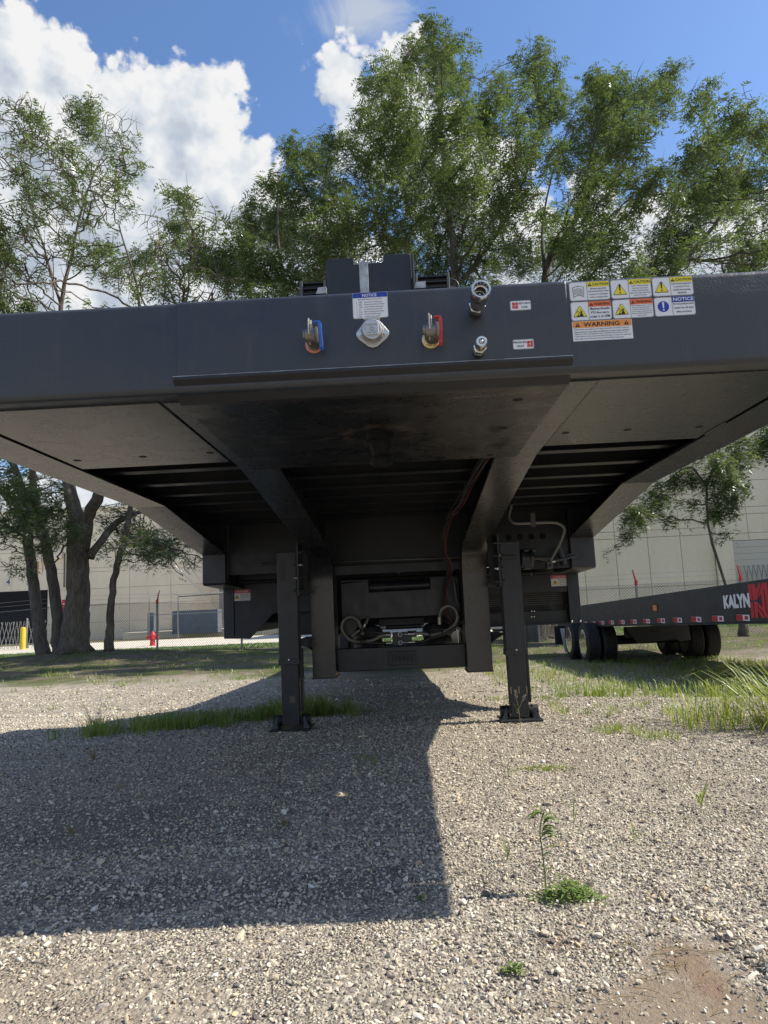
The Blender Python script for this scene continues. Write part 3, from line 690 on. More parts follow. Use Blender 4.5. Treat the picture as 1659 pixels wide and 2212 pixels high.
# rear axles of our own trailer
for y in (14.6, 15.8):
    MB().cyl((-1.2, y, gzf(-1, y) + .40), (1.1, y, gzf(1, y) + .40), .06, 12).build('axle', BLACK_SHADE, TR)
    for x in (-1.27, -1.0, .90, 1.17):
        wz = gzf(x, y) + .395
        w_ = MB().lathe((x - .11, y, wz), (1, 0, 0), [(0, .24), (.0, .34), (.03, .39), (.19, .39), (.22, .34), (.22, .24)], 32).build('wheel', TYRE, TR, smooth='auto')
        MB().lathe((x - .115, y, wz), (1, 0, 0), [(0, .22), (.05, .18), (.18, .18), (.23, .22)], 24).build('rim', ALUW, w_, smooth='auto')
# ---- things fixed to the top front
ct = MB().prism([(-.176, 1.467), (.059, 1.467), (.059, 1.634), (.054, 1.640), (-.016, 1.640), (-.018, 1.618), (-.098, 1.616), (-.100, 1.636), (-.170, 1.636), (-.176, 1.630)], 1.850, 1.856, 'y').build('chain_tray_plate', BLACK, TR, bevel=.002)
MB().box(-.178, -.173, 1.857, 2.15, 1.467, 1.632).build('tray_side', BLACK, ct); MB().box(.056, .061, 1.857, 2.15, 1.467, 1.636).build('tray_side', BLACK, ct)
MB().box(.0595, .066, 1.835, 1.85, 1.467, 1.63).build('tray_flange', BLACK, ct, bevel=.002)
MB().box(-.085, -.0605, 1.8455, 1.8485, 1.53, 1.621).build('hanging_strap', WORN, TR, bevel=.0006)
rr = random.Random(3)
for k in range(9):
    x = -.092 + k * .0085
    MB().torus((x, 1.87 + rr.uniform(-.008, .006), 1.619 + rr.uniform(-.001, .006)), (rr.uniform(.3, 1), rr.uniform(-.6, .6), rr.uniform(-.3, .3)), .0058, .0017, 12, 5, stretch=1.5).build('chain_link', STEEL, TR, smooth=True)
for s, (x0, x1) in enumerate(((-.247, -.182), (.070, .158))):
    wl = MB().box(x0 + .004, x1 - .004, 1.862, 1.915, 1.505, 1.572).build('work_light', FINM, TR)
    for k in range(5):
        z = 1.506 + k * .0155
        MB().box(x0 + .004, x1 - .004, 1.852, 1.8615, z, z + .0035).build('cooling_fin', FINM, wl)
    for xe in (x0, x1): MB().box(xe - .004, xe + .004, 1.849, 1.918, 1.500, 1.576).build('end_cap', GREYM, wl, bevel=.002)
    xs_ = x0 - .02 if s == 0 else x1 + .008
    MB().box(xs_, xs_ + .012, 1.87, 1.89, 1.53, 1.548).build('light_bracket', GREYM, wl)
    xa = (-.205, -.176) if s == 0 else (.063, .095)
    MB().prism([(xa[0], 1.53), (xa[1], 1.53), (xa[1], 1.549), (xa[0] + .006, 1.547)], 1.835, 1.85, 'y').build('bracket_plate', WORN, wl)
MB().tube(arc_pts([(.160, 1.88, 1.568), (.172, 1.88, 1.570), (.184, 1.88, 1.562), (.188, 1.88, 1.545), (.188, 1.88, 1.50)], 4), .0028, 6).build('light_cable', HOSE, TR, smooth=True)
# ---- glad hands
def glad_hand(x, z, pm, washer):
    g = MB().lathe((x, FP, z), (0, -1, 0), [(0, .0225), (.002, .0225), (.0025, .0215)], 24).build('glad_hand', washer, TR, smooth='auto')
    MB().lathe((x, FP - .0025, z), (0, -1, 0), [(0, .0185), (.006, .0185), (.008, .013), (.03, .0125), (.034, .015)], 6).build('hex_neck', YZINC if washer is YZINC else GLADM, g, smooth='auto')
    b = MB(); b.lathe((x - .004, FP - .052, z + .004), (1, 0, 0), [(-.012, .012), (-.010, .016), (.012, .017), (.016, .022), (.020, .022), (.0215, .018)], 24)
    b.lathe((x + .002, FP - .008, z + .001), (0, -1, .15), [(0, .0175), (.012, .0185), (.03, .0175), (.046, .013)], 16); b.build('body', GLADM, g, smooth='auto')
    # detent plates standing up
    b = MB(); b.prism([(FP - .070, z + .002), (FP - .045, z - .018), (FP - .030, z - .012), (FP - .036, z + .018), (FP - .050, z + .040), (FP - .060, z + .045), (FP - .069, z + .034)], x - .007, x - .0035)
    b.prism([(FP - .068, z + .0), (FP - .047, z - .010), (FP - .037, z + .012), (FP - .050, z + .038), (FP - .058, z + .041), (FP - .066, z + .028)], x - .0015, x + .0015)
    b.build('detent_plate', mat('cast_pale_edge', (.42, .39, .34), .45, .7, var=.2, vscale=40), g, bevel=.0008)
    b = MB(); b.prism([(FP - .060, z + .016), (FP - .022, z + .014), (FP - .018, z - .018), (FP - .055, z - .014)], x + .004, x + .0165); b.build('seal_housing', GLADM, g, bevel=.003)
    b = MB(); b.prism([(FP - .068, z + .030), (FP - .052, z + .032), (FP - .050, z + .012), (FP - .032, z - .004), (FP - .030, z - .028), (FP - .044, z - .024), (FP - .060, z + .0)], x + .017, x + .0255)
    b.box(x + .006, x + .0225, FP - .068, FP - .054, z + .0305, z + .034)
    b.build('colour_tag', pm, g, bevel=.001)
    MB().lathe((x - .010, FP - .052, z + .006), (-1, 0, 0), [(0, .012), (.010, .012), (.012, .009)], 12).build('boss', GLADM, g, smooth='auto')
glad_hand(-.198, 1.331, BLUEP, COPPER)
glad_hand(.093, 1.327, REDP, YZINC)
# ---- seven-way socket
x, z = -.051, 1.352
sw = MB()
sw.prism([(x - .041, z - .008), (x - .034, z - .018), (x - .012, z - .036), (x, z - .040), (x + .012, z - .036), (x + .034, z - .018), (x + .041, z - .008), (x + .041, z + .002), (x + .022, z + .026), (x + .012, z + .036), (x - .012, z + .036), (x - .022, z + .026), (x - .041, z + .002)], FP, FP - .009, 'y')
SW = sw.build('seven_pin_socket', CASTAL, TR, bevel=.0025)
MB().lathe((x, FP - .009, z), (0, -1, 0), [(0, .029), (.022, .0265), (.026, .025)], 28).build('socket_barrel', CASTAL, SW, smooth='auto')
cv = MB(); pr = []
for k in range(25):
    a = 2 * pi * k / 25; pr.append((x + .0235 * cos(a), z - .006 + (.029 if sin(a) > 0 else .024) * sin(a)))
cv.prism(pr, FP - .036, FP - .040, 'y'); cv.build('spring_cover', CASTAL, SW, bevel=.0015)
MB().prism([(x - .016, z - .020), (x + .016, z - .020), (x + .016, z + .014), (x - .016, z + .014)], FP - .0405, FP - .0425, 'y').build('cover_boss', CASTAL, SW, bevel=.0015)
MB().cyl((x - .02, FP - .030, z + .027), (x + .02, FP - .030, z + .027), .0045, 10).build('hinge_pin', CASTAL, SW, smooth='auto')
PS = Print(x - .014, FP - .0425, z - .016, .028, .026)
tt = MB(); PS.text(tt, 'VELVAC', .05, .95, .76, .95, .01, 1); tt.torus((x, FP - .0428, z - .004), (0, 1, 0), .0045, .0008, 12, 4); PS.text(tt, 'USA 7-WAY', .1, .9, .02, .15, .01, 1)
tt.build('raised_mark', mat('mark_in_cast', (.25, .24, .23), .6, .5), SW)
for t in (-1, 1):
    MB().lathe((x + t * .0325, FP - .009, z - .005), (0, -1, 0), [(0, .0085), (.0015, .0085), (.0016, .0062), (.0065, .006), (.0066, .0)], 6).build('hex_bolt', ZINC, SW)
# ---- hydraulic couplings (stick straight out of the beam)
CH = mat('coupling_chrome', (.60, .60, .57), .22, 1.0, var=.15, vscale=50, bump=.1)
c_ = MB().lathe((.208, FP, 1.392), (0, -1, 0), [(0, .016), (.014, .016)], 20).build('return_coupling', HOSE, TR, smooth='auto', label='large open-ended bright coupling on the return line')
MB().lathe((.208, FP - .014, 1.392), (0, -1, 0), [(0, .017), (.012, .019), (.014, .021), (.030, .021), (.032, .019)], 6).build('hex_nut', CH, c_, smooth='auto')
MB().lathe((.208, FP - .046, 1.392), (0, -1, 0), [(0, .018), (.02, .018), (.021, .0195), (.030, .0195), (.031, .021), (.060, .021), (.064, .0235), (.084, .0235), (.088, .0215), (.088, .0180), (.086, .0165), (.070, .0165), (.069, .0135), (.045, .0135)], 36).build('socket_sleeve', CH, c_, smooth='auto')
MB().lathe((.208, FP - .088, 1.392), (0, -1, 0), [(0, .0125), (.004, .0122)], 20).build('poppet_seat', GREYM, c_)
MB().lathe((.208, FP - .090, 1.392), (0, -1, 0), [(0, .0035), (.012, .003), (.014, .002)], 12).build('poppet', STEEL, c_, smooth='auto')
for k in range(12):
    a = 2 * pi * k / 12; MB().lathe((.208 + .0155 * cos(a), FP - .128, 1.392 + .0155 * sin(a)), (0, -1, 0), [(0, .0016), (.0015, .0014)], 6).build('ball', STEEL, c_)
c2 = MB().lathe((.208, FP, 1.286), (0, -1, 0), [(0, .013), (.012, .013)], 20).build('pressure_coupling', HOSE, TR, smooth='auto', label='smaller plugged bright coupling on the pressure inlet')
MB().lathe((.208, FP - .012, 1.286), (0, -1, 0), [(0, .014), (.009, .0155), (.011, .0155)], 6).build('hex_nut', CH, c2, smooth='auto')
MB().lathe((.208, FP - .024, 1.286), (0, -1, 0), [(0, .012), (.006, .0165), (.018, .0165), (.02, .013)], 6).build('hex_nut', CH, c2, smooth='auto')
MB().lathe((.208, FP - .045, 1.286), (0, -1, 0), [(0, .0125), (.012, .0125), (.013, .0142), (.030, .0142), (.034, .0135), (.036, .012), (.036, .0075), (.032, .007)], 32).build('nipple', ZINC, c2, smooth='auto')
MB().lathe((.208, FP - .077, 1.286), (0, -1, 0), [(0, .0068), (.003, .0055), (.006, .002)], 16).build('poppet', STEEL, c2, smooth='auto')
# ---- stickers on the front
SF = FP - .0004
st, P = sticker(TR, -.0985, SF, 1.392, .089, .068, 'white notice sticker with a blue header above the socket', .005)
b = MB(); P.poly(b, [(.015, .80), (.985, .80), (.985, .93), (.955, .98), (.045, .98), (.015, .93)], 1); b.build('header_band', BLUE, st)
w_ = MB(); P.text(w_, 'NOTICE', .28, .69, .83, .945, .02, 2); w_.build('header_lettering', WHITE, st)
k = MB(); P.text(k, 'SAE J560 standard connections', .16, .85, .70, .76, .006, 1)
rows = [('WHITE', 'Ground return to towing vehicle'), ('Black', 'Clearance, side marker and ID lamps'), ('Yellow', 'Left turn signal and hazard lamps'), ('Red', 'Stop lamps and anti-lock device'), ('Green', 'Right turn signal and hazard lamps'), ('Brown', 'Tail and license plate lamps'), ('Blue', 'Continuous power, auxiliary')]
rr_ = MB()
for i, (a, t) in enumerate(rows):
    v = .60 - i * .092
    P.text(k, str(i + 1), .11, .125, v, v + .045, .01, 1); P.text(rr_ if a == 'Red' else k, a, .18, .18 + .018 * len(a), v, v + .05, .008, 1)
    P.text(k, t, .33, .33 + .0162 * len(t), v - .008, v + .052, .008, 1)
k.build('lettering', INK, st); rr_.build('red_word', RED, st)
for (z0, a, b2, side) in ((1.391, 'RETURN', 'LINE', 0), (1.290, 'PRESSURE', 'INLET', 1)):
    st, P = sticker(TR, .2945, SF, z0, .052, .0255, 'small white sticker reading ' + (a + ' ' + b2).lower(), .004)
    k = MB()
    if side == 0: P.text(k, a, .41, .95, .60, .80, .015, 1); P.text(k, b2, .54, .83, .22, .42, .015, 1); lu = (.10, .37)
    else: P.text(k, a, .03, .66, .60, .80, .02, 1); P.text(k, b2, .20, .54, .22, .42, .02, 1); lu = (.68, .95)
    k.build('lettering', INK, st)
    maple_logo(P, lu[0], lu[1], .18, .82, REDL, WHITE, st)
SB = FY - .0004
gx = [.4445, .5475, .6505]; gw = .1005; gh = .0495
grid_sticker(TR, gx[0], SB, 1.4085, gw, gh, 'book', 'CAUTION', ["Read owner's manual and have", 'a full understanding of all trailer', 'functions prior to operating any', 'control or moving this trailer.'], 'caution sticker with an open book, upper left of the six')
grid_sticker(TR, gx[1], SB, 1.4085, gw, gh, 'tri', 'CAUTION', ['Trailer is constructed of High', 'Tensile Steel. Any cutting or', 'welding not authorized by Kalyn', 'Siebert may result in trailer failure', 'and will void warranty.'], 'caution sticker about high tensile steel, upper middle of the six')
grid_sticker(TR, gx[2], SB, 1.4085, gw, gh, 'tri', 'CAUTION', ['Clean hydraulic fittings prior', 'to connecting PTO hoses', 'and after hoses have been', 'disconnected.'], 'caution sticker about hydraulic fittings, upper right of the six')
grid_sticker(TR, gx[0], SB, 1.3565, gw, gh, 'spray', 'WARNING', ['Maximum allowable', 'PTO flow rate to', 'trailer is 15 GPM.'], 'warning sticker about flow rate, lower left of the six')
grid_sticker(TR, gx[1], SB, 1.3565, gw, gh, 'spray', 'WARNING', ['Relieve hydraulic pressure in system', 'before performing any maintenance', 'on system. Without any pressure of', 'power to system, operate each valve', 'handle up and down several times to', 'relieve pressure.'], 'warning sticker about hydraulic pressure, lower middle of the six')
grid_sticker(TR, gx[2], SB, 1.3565, gw, gh, 'circle', 'NOTICE', ['Do not pressure wash', 'trailer for 60 days', 'after purchase.'], 'notice sticker about pressure washing, lower right of the six')
st, P = sticker(TR, .4445, SB, 1.304, .1475, .0510, 'wide white and orange warning sticker under the six', .0006, edge=False)
b = MB(); P.rect(b, .008, .992, .66, .985); b.build('header_band', AMBER, st)
k = MB(); fl_ = MB(); head_tri(P, k, fl_, .09, .81, .042, .1475 / .051); head_tri(P, k, fl_, .905, .81, .042, .1475 / .051)
P.text(k, 'WARNING', .19, .79, .705, .925, .02, 2)
for i, ln in enumerate(['This product can expose you to lead, chromium and nickel, chemicals', 'that are known to the State of California to cause cancer and birth', 'defects or other reproductive harm. Additional information on the', 'health effects of the listed chemicals and ways to reduce or eliminate', 'your exposure to them can be found at www.P65warnings.ca.gov']):
    v = .53 - i * .118; P.text(k, ln, .03, .03 + .94 * min(1, len(ln) / 69), v, v + .082, .010, 1)
k.build('lettering', INK, st); fl_.build('symbol_fill', AMBER, st)
for (x, z) in ((-1.262, .776), (1.055, .777)):
    st, P = sticker(TR, x, 5.199, z, .125, .078, 'danger pinch point sticker, ' + ('left' if x < 0 else 'right') + ' side of the drop', .004, edge=False)
    b = MB(); P.rect(b, .01, .99, .70, .98); b.build('header_band', RED, st)
    w_ = MB(); k = MB(); head_tri(P, w_, k, .15, .83, .05, 1.6); P.text(w_, 'DANGER', .24, .90, .76, .92, .02, 2); w_.build('header_lettering', WHITE, st)
    for i, ln in enumerate(['PINCH POINT', 'NEVER RIDE', 'KEEP HANDS', 'AND FEET CLEAR']): P.text(k, ln, .46, .96, .55 - i * .16, .64 - i * .16, .02, 1)
    P.rect(k, .425, .435, .03, .69); P.poly(k, tri_round(.22, .33, .165, 1.6), 1); P.poly(k, [(.16, .25), (.28, .25), (.28, .42), (.22, .34), (.16, .42)], 3); k.build('lettering', INK, st)
    y_ = MB(); P.poly(y_, tri_round(.22, .33, .145, 1.6), 2); y_.build('yellow_triangle', YELLOW, st)
# ================================================================ GROUND
def axis(segs):
    out = []
    for a, b, n in segs: out += list(np.linspace(a, b, n, endpoint=False))
    return np.array(out + [segs[-1][1]])
gx_ = axis([(-700, -60, 12), (-60, -16, 60), (-16, -5, 70), (-5, 6, 150), (6, 18, 70), (18, 60, 50), (60, 700, 12)])
gy_ = axis([(-300, -10, 10), (-10, 0, 24), (0, 10, 150), (10, 40, 130), (40, 80, 50), (80, 900, 16)])
def sheet(name, xs, ys, zf, m, parent=None):
    X, Y = np.meshgrid(xs, ys); Z = zf(X, Y); nx = len(xs); ny = len(ys)
    V = np.stack([X, Y, Z], -1).reshape(-1, 3); i = np.arange(nx * ny).reshape(ny, nx)
    F = np.stack([i[:-1, :-1], i[:-1, 1:], i[1:, 1:], i[1:, :-1]], -1).reshape(-1, 4)
    o = mesh_np(name, V, F, m, parent, smooth=True); o['kind'] = 'structure'; return o
def ground_mat():
    m = bpy.data.materials.new('gravel_ground'); m.use_nodes = True; g = N(m.node_tree); b = g.n['Principled BSDF']
    V = g.add('ShaderNodeNewGeometry').outputs['Position']
    sp = g.add('ShaderNodeSeparateXYZ'); g.link(V, sp.inputs[0]); X, Y = sp.outputs[0], sp.outputs[1]
    Vj = g.vmath('ADD', V, g.vmath('SCALE', g.noise(V, 40, 3, .6, color=True), scale=.012))
    c1 = g.voro(Vj, 62, 'F1', 'Color'); d1 = g.voro(Vj, 62)
    c2 = g.voro(Vj, 150, 'F1', 'Color'); d2 = g.voro(Vj, 150)
    def tone(c):
        s = g.add('ShaderNodeSeparateColor'); g.link(c, s.inputs[0])
        return g.ramp(s.outputs[0], [(0, (.13, .115, .105)), (.14, (.24, .21, .185)), (.32, (.36, .32, .265)), (.54, (.46, .41, .335)), (.76, (.54, .49, .40)), (.92, (.62, .58, .49))], 'CONSTANT')
    big = g.maprange(g.noise(V, 5, 4, .6), .45, .6)
    stones = g.mix(big, tone(c2), tone(c1))
    hd = g.math('ADD', g.math('MULTIPLY', g.math('SUBTRACT', 1, g.math('MULTIPLY', d1, 1.2)), big), g.math('MULTIPLY', g.math('SUBTRACT', 1, g.math('MULTIPLY', d2, 1.2)), g.math('SUBTRACT', 1, big)))
    fines = g.mix(g.noise(V, 90, 6, .7), (.18, .155, .125), (.40, .355, .28))
    gap = g.maprange(hd, .12, .45)
    c = g.mix(gap, g.mix(.25, fines, (.06, .05, .045)), stones)
    # pale fines worn into tracks
    trk = g.math('MULTIPLY', g.maprange(g.noise(g.vmath('MULTIPLY', V, (1.3, .5, 1)), 1.4, 5, .65), .44, .60), .75)
    c = g.mix(trk, c, fines)
    # bare soil with rusty clay, lower right of the view
    acc = []
    def spot(x, y, rx, ry, nz=.45):
        q = g.vmath('MULTIPLY', g.vmath('SUBTRACT', V, (x, y, 0)), (1 / rx, 1 / ry, 0))
        return g.maprange(g.math('ADD', g.vmath('LENGTH', q), g.math('MULTIPLY', g.math('SUBTRACT', g.noise(V, 9, 6, .7), .5), nz * 4)), 1.15, .55, smooth=True)
    soil = g.mix(g.noise(V, 60, 6, .75), (.12, .095, .07), (.31, .25, .18))
    s1 = spot(.40, 1.25, .22, .15); s2 = spot(.47, 1.42, .11, .10, .7)
    c = g.mix(g.math('MULTIPLY', s1, .85), c, soil)
    c = g.mix(g.math('MULTIPLY', s2, .7), c, soil)
    c = g.mix(g.math('MULTIPLY', spot(.485, 1.40, .045, .10, 1.0), .38), c, g.mix(g.noise(V, 80, 5, .7), (.13, .07, .045), (.25, .14, .085)))
    c = g.mix(g.math('MULTIPLY', spot(.27, 1.52, .05, .05, .8), .5), c, (.20, .12, .075))
    c = g.mix(g.math('MULTIPLY', spot(-.85, 1.25, .5, .32), .6), c, g.mix(.5, soil, (.36, .31, .24)))
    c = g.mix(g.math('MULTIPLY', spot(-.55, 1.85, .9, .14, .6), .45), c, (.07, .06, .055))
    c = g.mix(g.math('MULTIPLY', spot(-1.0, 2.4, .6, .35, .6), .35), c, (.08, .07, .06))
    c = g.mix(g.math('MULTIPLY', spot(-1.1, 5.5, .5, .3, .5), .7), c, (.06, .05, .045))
    # beyond the gravel: trodden earth and thin turf
    edge = g.math('ADD', Y, g.math('MULTIPLY', g.math('SUBTRACT', g.noise(V, .55, 5, .65), .5), 9))
    far = g.maprange(edge, 12.5, 16.5, smooth=True)
    dirt = g.mix(g.noise(V, 7, 8, .75), (.085, .068, .052), (.20, .165, .13))
    turf = g.mix(g.noise(V, 18, 6, .7), (.05, .07, .022), (.125, .14, .05))
    tm = g.maprange(g.noise(V, 1.1, 6, .7), .44, .56)
    c = g.mix(far, c, g.mix(tm, dirt, turf))
    # patches of low weeds in the gravel
    wp = g.math('MULTIPLY', g.maprange(g.noise(V, 2.3, 6, .7), .60, .68), g.maprange(Y, 4, 9))
    c = g.mix(g.math('MULTIPLY', wp, .7), c, turf)
    g.link(c, b.inputs['Base Color']); b.inputs['Roughness'].default_value = .95; b.inputs['Specular IOR Level'].default_value = .2
    bp = g.add('ShaderNodeBump'); bp.inputs['Strength'].default_value = .9; bp.inputs['Distance'].default_value = .010
    sm_ = g.math('SUBTRACT', 1, g.math('MULTIPLY', g.math('MAXIMUM', s1, s2), .93))
    g.link(g.math('ADD', g.math('MULTIPLY', hd, sm_), g.math('ADD', g.math('MULTIPLY', g.noise(V, 300, 3, .6), .3), g.math('MULTIPLY', g.noise(V, 55, 6, .7), .8))), bp.inputs['Height']); g.link(bp.outputs[0], b.inputs['Normal'])
    return m
sheet('ground', gx_, gy_, gz, ground_mat())
def conc(name, c0, c1, scale=3):
    m = bpy.data.materials.new(name); m.use_nodes = True; g = N(m.node_tree); b = g.n['Principled BSDF']
    V = g.add('ShaderNodeNewGeometry').outputs['Position']
    n1 = g.math('ADD', g.math('MULTIPLY', g.noise(V, scale * .15, 6, .65), .7), g.math('MULTIPLY', g.noise(V, scale * 4, 6, .7), .3))
    g.link(g.ramp(n1, [(.35, c0), (.62, c1)]), b.inputs['Base Color']); b.inputs['Roughness'].default_value = .9
    return m
def gz2(x, y): return gz(x, y) + .012
sheet('lawn', axis([(-70, 70, 200)]), axis([(28.5, 37.5, 16)]), gz2, conc('lawn_soil', (.05, .075, .02), (.10, .13, .035), 6))
sheet('road', axis([(-90, 5, 80)]), axis([(37.6, 53.5, 24)]), lambda x, y: gz(x, y) + .03, conc('pale_concrete', (.52, .48, .40), (.62, .58, .49)))
MBs = MB()

# ---- gravel: real stones, instanced
def stone_mesh(seed, sub):
    bm = bmesh.new(); bmesh.ops.create_icosphere(bm, subdivisions=sub, radius=.5)
    r = random.Random(seed); sx, sy, sz = r.uniform(.8, 1.25), r.uniform(.7, 1.0), r.uniform(.45, .8)
    cuts = [(Vector((r.gauss(0, 1), r.gauss(0, 1), r.gauss(0, 1))).normalized(), r.uniform(.26, .42)) for _ in range(9)]
    for v in bm.verts:
        for n, d in cuts:
            q = v.co.dot(n)
            if q > d: v.co -= n * (q - d)
        v.co += Vector((r.uniform(-.02, .02), r.uniform(-.02, .02), r.uniform(-.02, .02)))
        v.co.x *= sx; v.co.y *= sy; v.co.z *= sz
    me = bpy.data.meshes.new('stone'); bm.to_mesh(me); bm.free(); return me
def stone_mat():
    m = bpy.data.materials.new('limestone_gravel'); m.use_nodes = True; g = N(m.node_tree); b = g.n['Principled BSDF']
    oi = g.add('ShaderNodeObjectInfo'); V = g.add('ShaderNodeTexCoord').outputs['Object']
    c = g.ramp(oi.outputs['Random'], [(0, (.13, .115, .11)), (.09, (.22, .19, .165)), (.16, (.32, .285, .24)), (.30, (.42, .37, .285)), (.48, (.50, .445, .345)), (.66, (.58, .525, .41)), (.82, (.65, .605, .495)), (.92, (.52, .41, .26)), (.95, (.30, .27, .25)), (.98, (.72, .69, .62))], 'CONSTANT')
    n = g.maprange(g.noise(V, 3.5, 5, .7), .3, .7, .75, 1.18)
    hs = g.add('ShaderNodeHueSaturation'); g.link(c, hs.inputs['Color']); g.link(n, hs.inputs['Value']); g.link(hs.outputs[0], b.inputs['Base Color'])
    b.inputs['Roughness'].default_value = .88; b.inputs['Specular IOR Level'].default_value = .3
    bp = g.add('ShaderNodeBump'); bp.inputs['Strength'].default_value = .5; bp.inputs['Distance'].default_value = .0015
    g.link(g.noise(V, 9, 4, .6), bp.inputs['Height']); g.link(bp.outputs[0], b.inputs['Normal'])
    return m
SM = stone_mat()
stc = bpy.data.collections.new('stone_shapes')
for i in range(10):
    me = stone_mesh(i + 11, 2 if i < 6 else 1); me.materials.append(SM)
    so = bpy.data.objects.new('stone_shape', me); stc.objects.link(so)
def wedge(n, y0, y1, pad=.85):
    """random points in the strip of ground the view takes in, denser towards the viewer's end"""
    out = []
    while sum(map(len, out)) < n:
        y = rng.uniform(y0, y1, n); x = rng.uniform(-(.60 * y1 + pad), .60 * y1 + pad, n)
        k = np.abs(x + .03 * y) < .58 * y + pad; out.append(np.stack([x[k], y[k]], 1))
    return np.concatenate(out)[:n]
def bare(x, y):
    q = ((x - .40) / .22) ** 2 + ((y - 1.27) / .15) ** 2
    q2 = ((x - .49) / .08) ** 2 + ((y - 1.41) / .12) ** 2
    return .86 * np.exp(-q * 1.1) + .75 * np.exp(-q2)
def scatter_gn(name, P, S, R, I, coll):
    me = bpy.data.meshes.new(name); me.vertices.add(len(P)); me.vertices.foreach_set('co', P.astype(np.float32).ravel())
    for an, ty, A in (('sc', 'FLOAT_VECTOR', S), ('rt', 'FLOAT_VECTOR', R)):
        a = me.attributes.new(an, ty, 'POINT'); a.data.foreach_set('vector', A.astype(np.float32).ravel())
    a = me.attributes.new('ix', 'INT', 'POINT'); a.data.foreach_set('value', I.astype(np.int32))
    o = link(bpy.data.objects.new(name, me)); o['kind'] = 'stuff'
    ng = bpy.data.node_groups.new('scatter_' + name, 'GeometryNodeTree')
    ng.interface.new_socket('Geometry', in_out='INPUT', socket_type='NodeSocketGeometry'); ng.interface.new_socket('Geometry', in_out='OUTPUT', socket_type='NodeSocketGeometry')
    gi = ng.nodes.new('NodeGroupInput'); go = ng.nodes.new('NodeGroupOutput')
    ci = ng.nodes.new('GeometryNodeCollectionInfo'); ci.inputs['Collection'].default_value = coll
    ci.inputs['Separate Children'].default_value = True; ci.inputs['Reset Children'].default_value = True
    ip = ng.nodes.new('GeometryNodeInstanceOnPoints'); ip.inputs['Pick Instance'].default_value = True
    def attr(n_, ty):
        q = ng.nodes.new('GeometryNodeInputNamedAttribute'); q.data_type = ty; q.inputs['Name'].default_value = n_; return q.outputs['Attribute']
    L = ng.links
    L.new(gi.outputs[0], ip.inputs['Points']); L.new(ci.outputs[0], ip.inputs['Instance'])
    L.new(attr('sc', 'FLOAT_VECTOR'), ip.inputs['Scale']); L.new(attr('rt', 'FLOAT_VECTOR'), ip.inputs['Rotation']); L.new(attr('ix', 'INT'), ip.inputs['Instance Index'])
    L.new(ip.outputs[0], go.inputs[0])
    md = o.modifiers.new('scatter', 'NODES'); md.node_group = ng
    return o
PP_, SS_ = [], []
for (n, y0, y1, mu, sg_) in ((88000, .75, 2.2, .0060, .34), (12000, .75, 2.2, .0108, .22), (98000, 2.1, 4.2, .0074, .32), (7000, 2.1, 4.2, .0125, .22), (76000, 4.0, 7.5, .0108, .32), (36000, 7.2, 13.5, .019, .35), (600, .75, 4.0, .019, .22), (18, .9, 3.0, .032, .2)):
    p = wedge(n, y0, y1); s = np.exp(rng.normal(np.log(mu), sg_, n))
    keep = rng.uniform(0, 1, n) > bare(p[:, 0], p[:, 1]) * 1.0
    pale = np.exp(-(((p[:, 0] + .85) / .45) ** 2 + ((p[:, 1] - 1.25) / .28) ** 2)) * .6
    keep &= rng.uniform(0, 1, n) > pale
    pat = hnoise(p[:, 0] * 2.1 + 3, p[:, 1] * 1.3) + .5 * hnoise(p[:, 0] * 6, p[:, 1] * 5 + 2); keep &= rng.uniform(0, 1, n) < np.clip(.82 + pat * .45, .38, 1)
    if y1 > 12: keep &= (p[:, 1] + hnoise(p[:, 0], p[:, 1]) * 3) < 12.5
    PP_.append(p[keep]); SS_.append(s[keep])
rid = np.stack([.60 + rng.normal(0, .035, 700), rng.uniform(1.05, 1.75, 700)], 1); rid[:, 0] += .18 * (1.5 - rid[:, 1]); PP_.append(rid); SS_.append(np.exp(rng.normal(np.log(.010), .4, 700)))
Pm = np.concatenate(PP_); Sm = np.concatenate(SS_); n = len(Pm)
Zm = gz(Pm[:, 0], Pm[:, 1]) + Sm * rng.uniform(-.05, .28, n)
scatter_gn('gravel', np.stack([Pm[:, 0], Pm[:, 1], Zm], 1), np.stack([Sm * rng.uniform(.8, 1.3, n), Sm * rng.uniform(.7, 1.1, n), Sm * rng.uniform(.6, 1.0, n)], 1), np.stack([rng.normal(0, .5, n), rng.normal(0, .5, n), rng.uniform(0, 6.28, n)], 1), rng.integers(0, 10, n), stc)

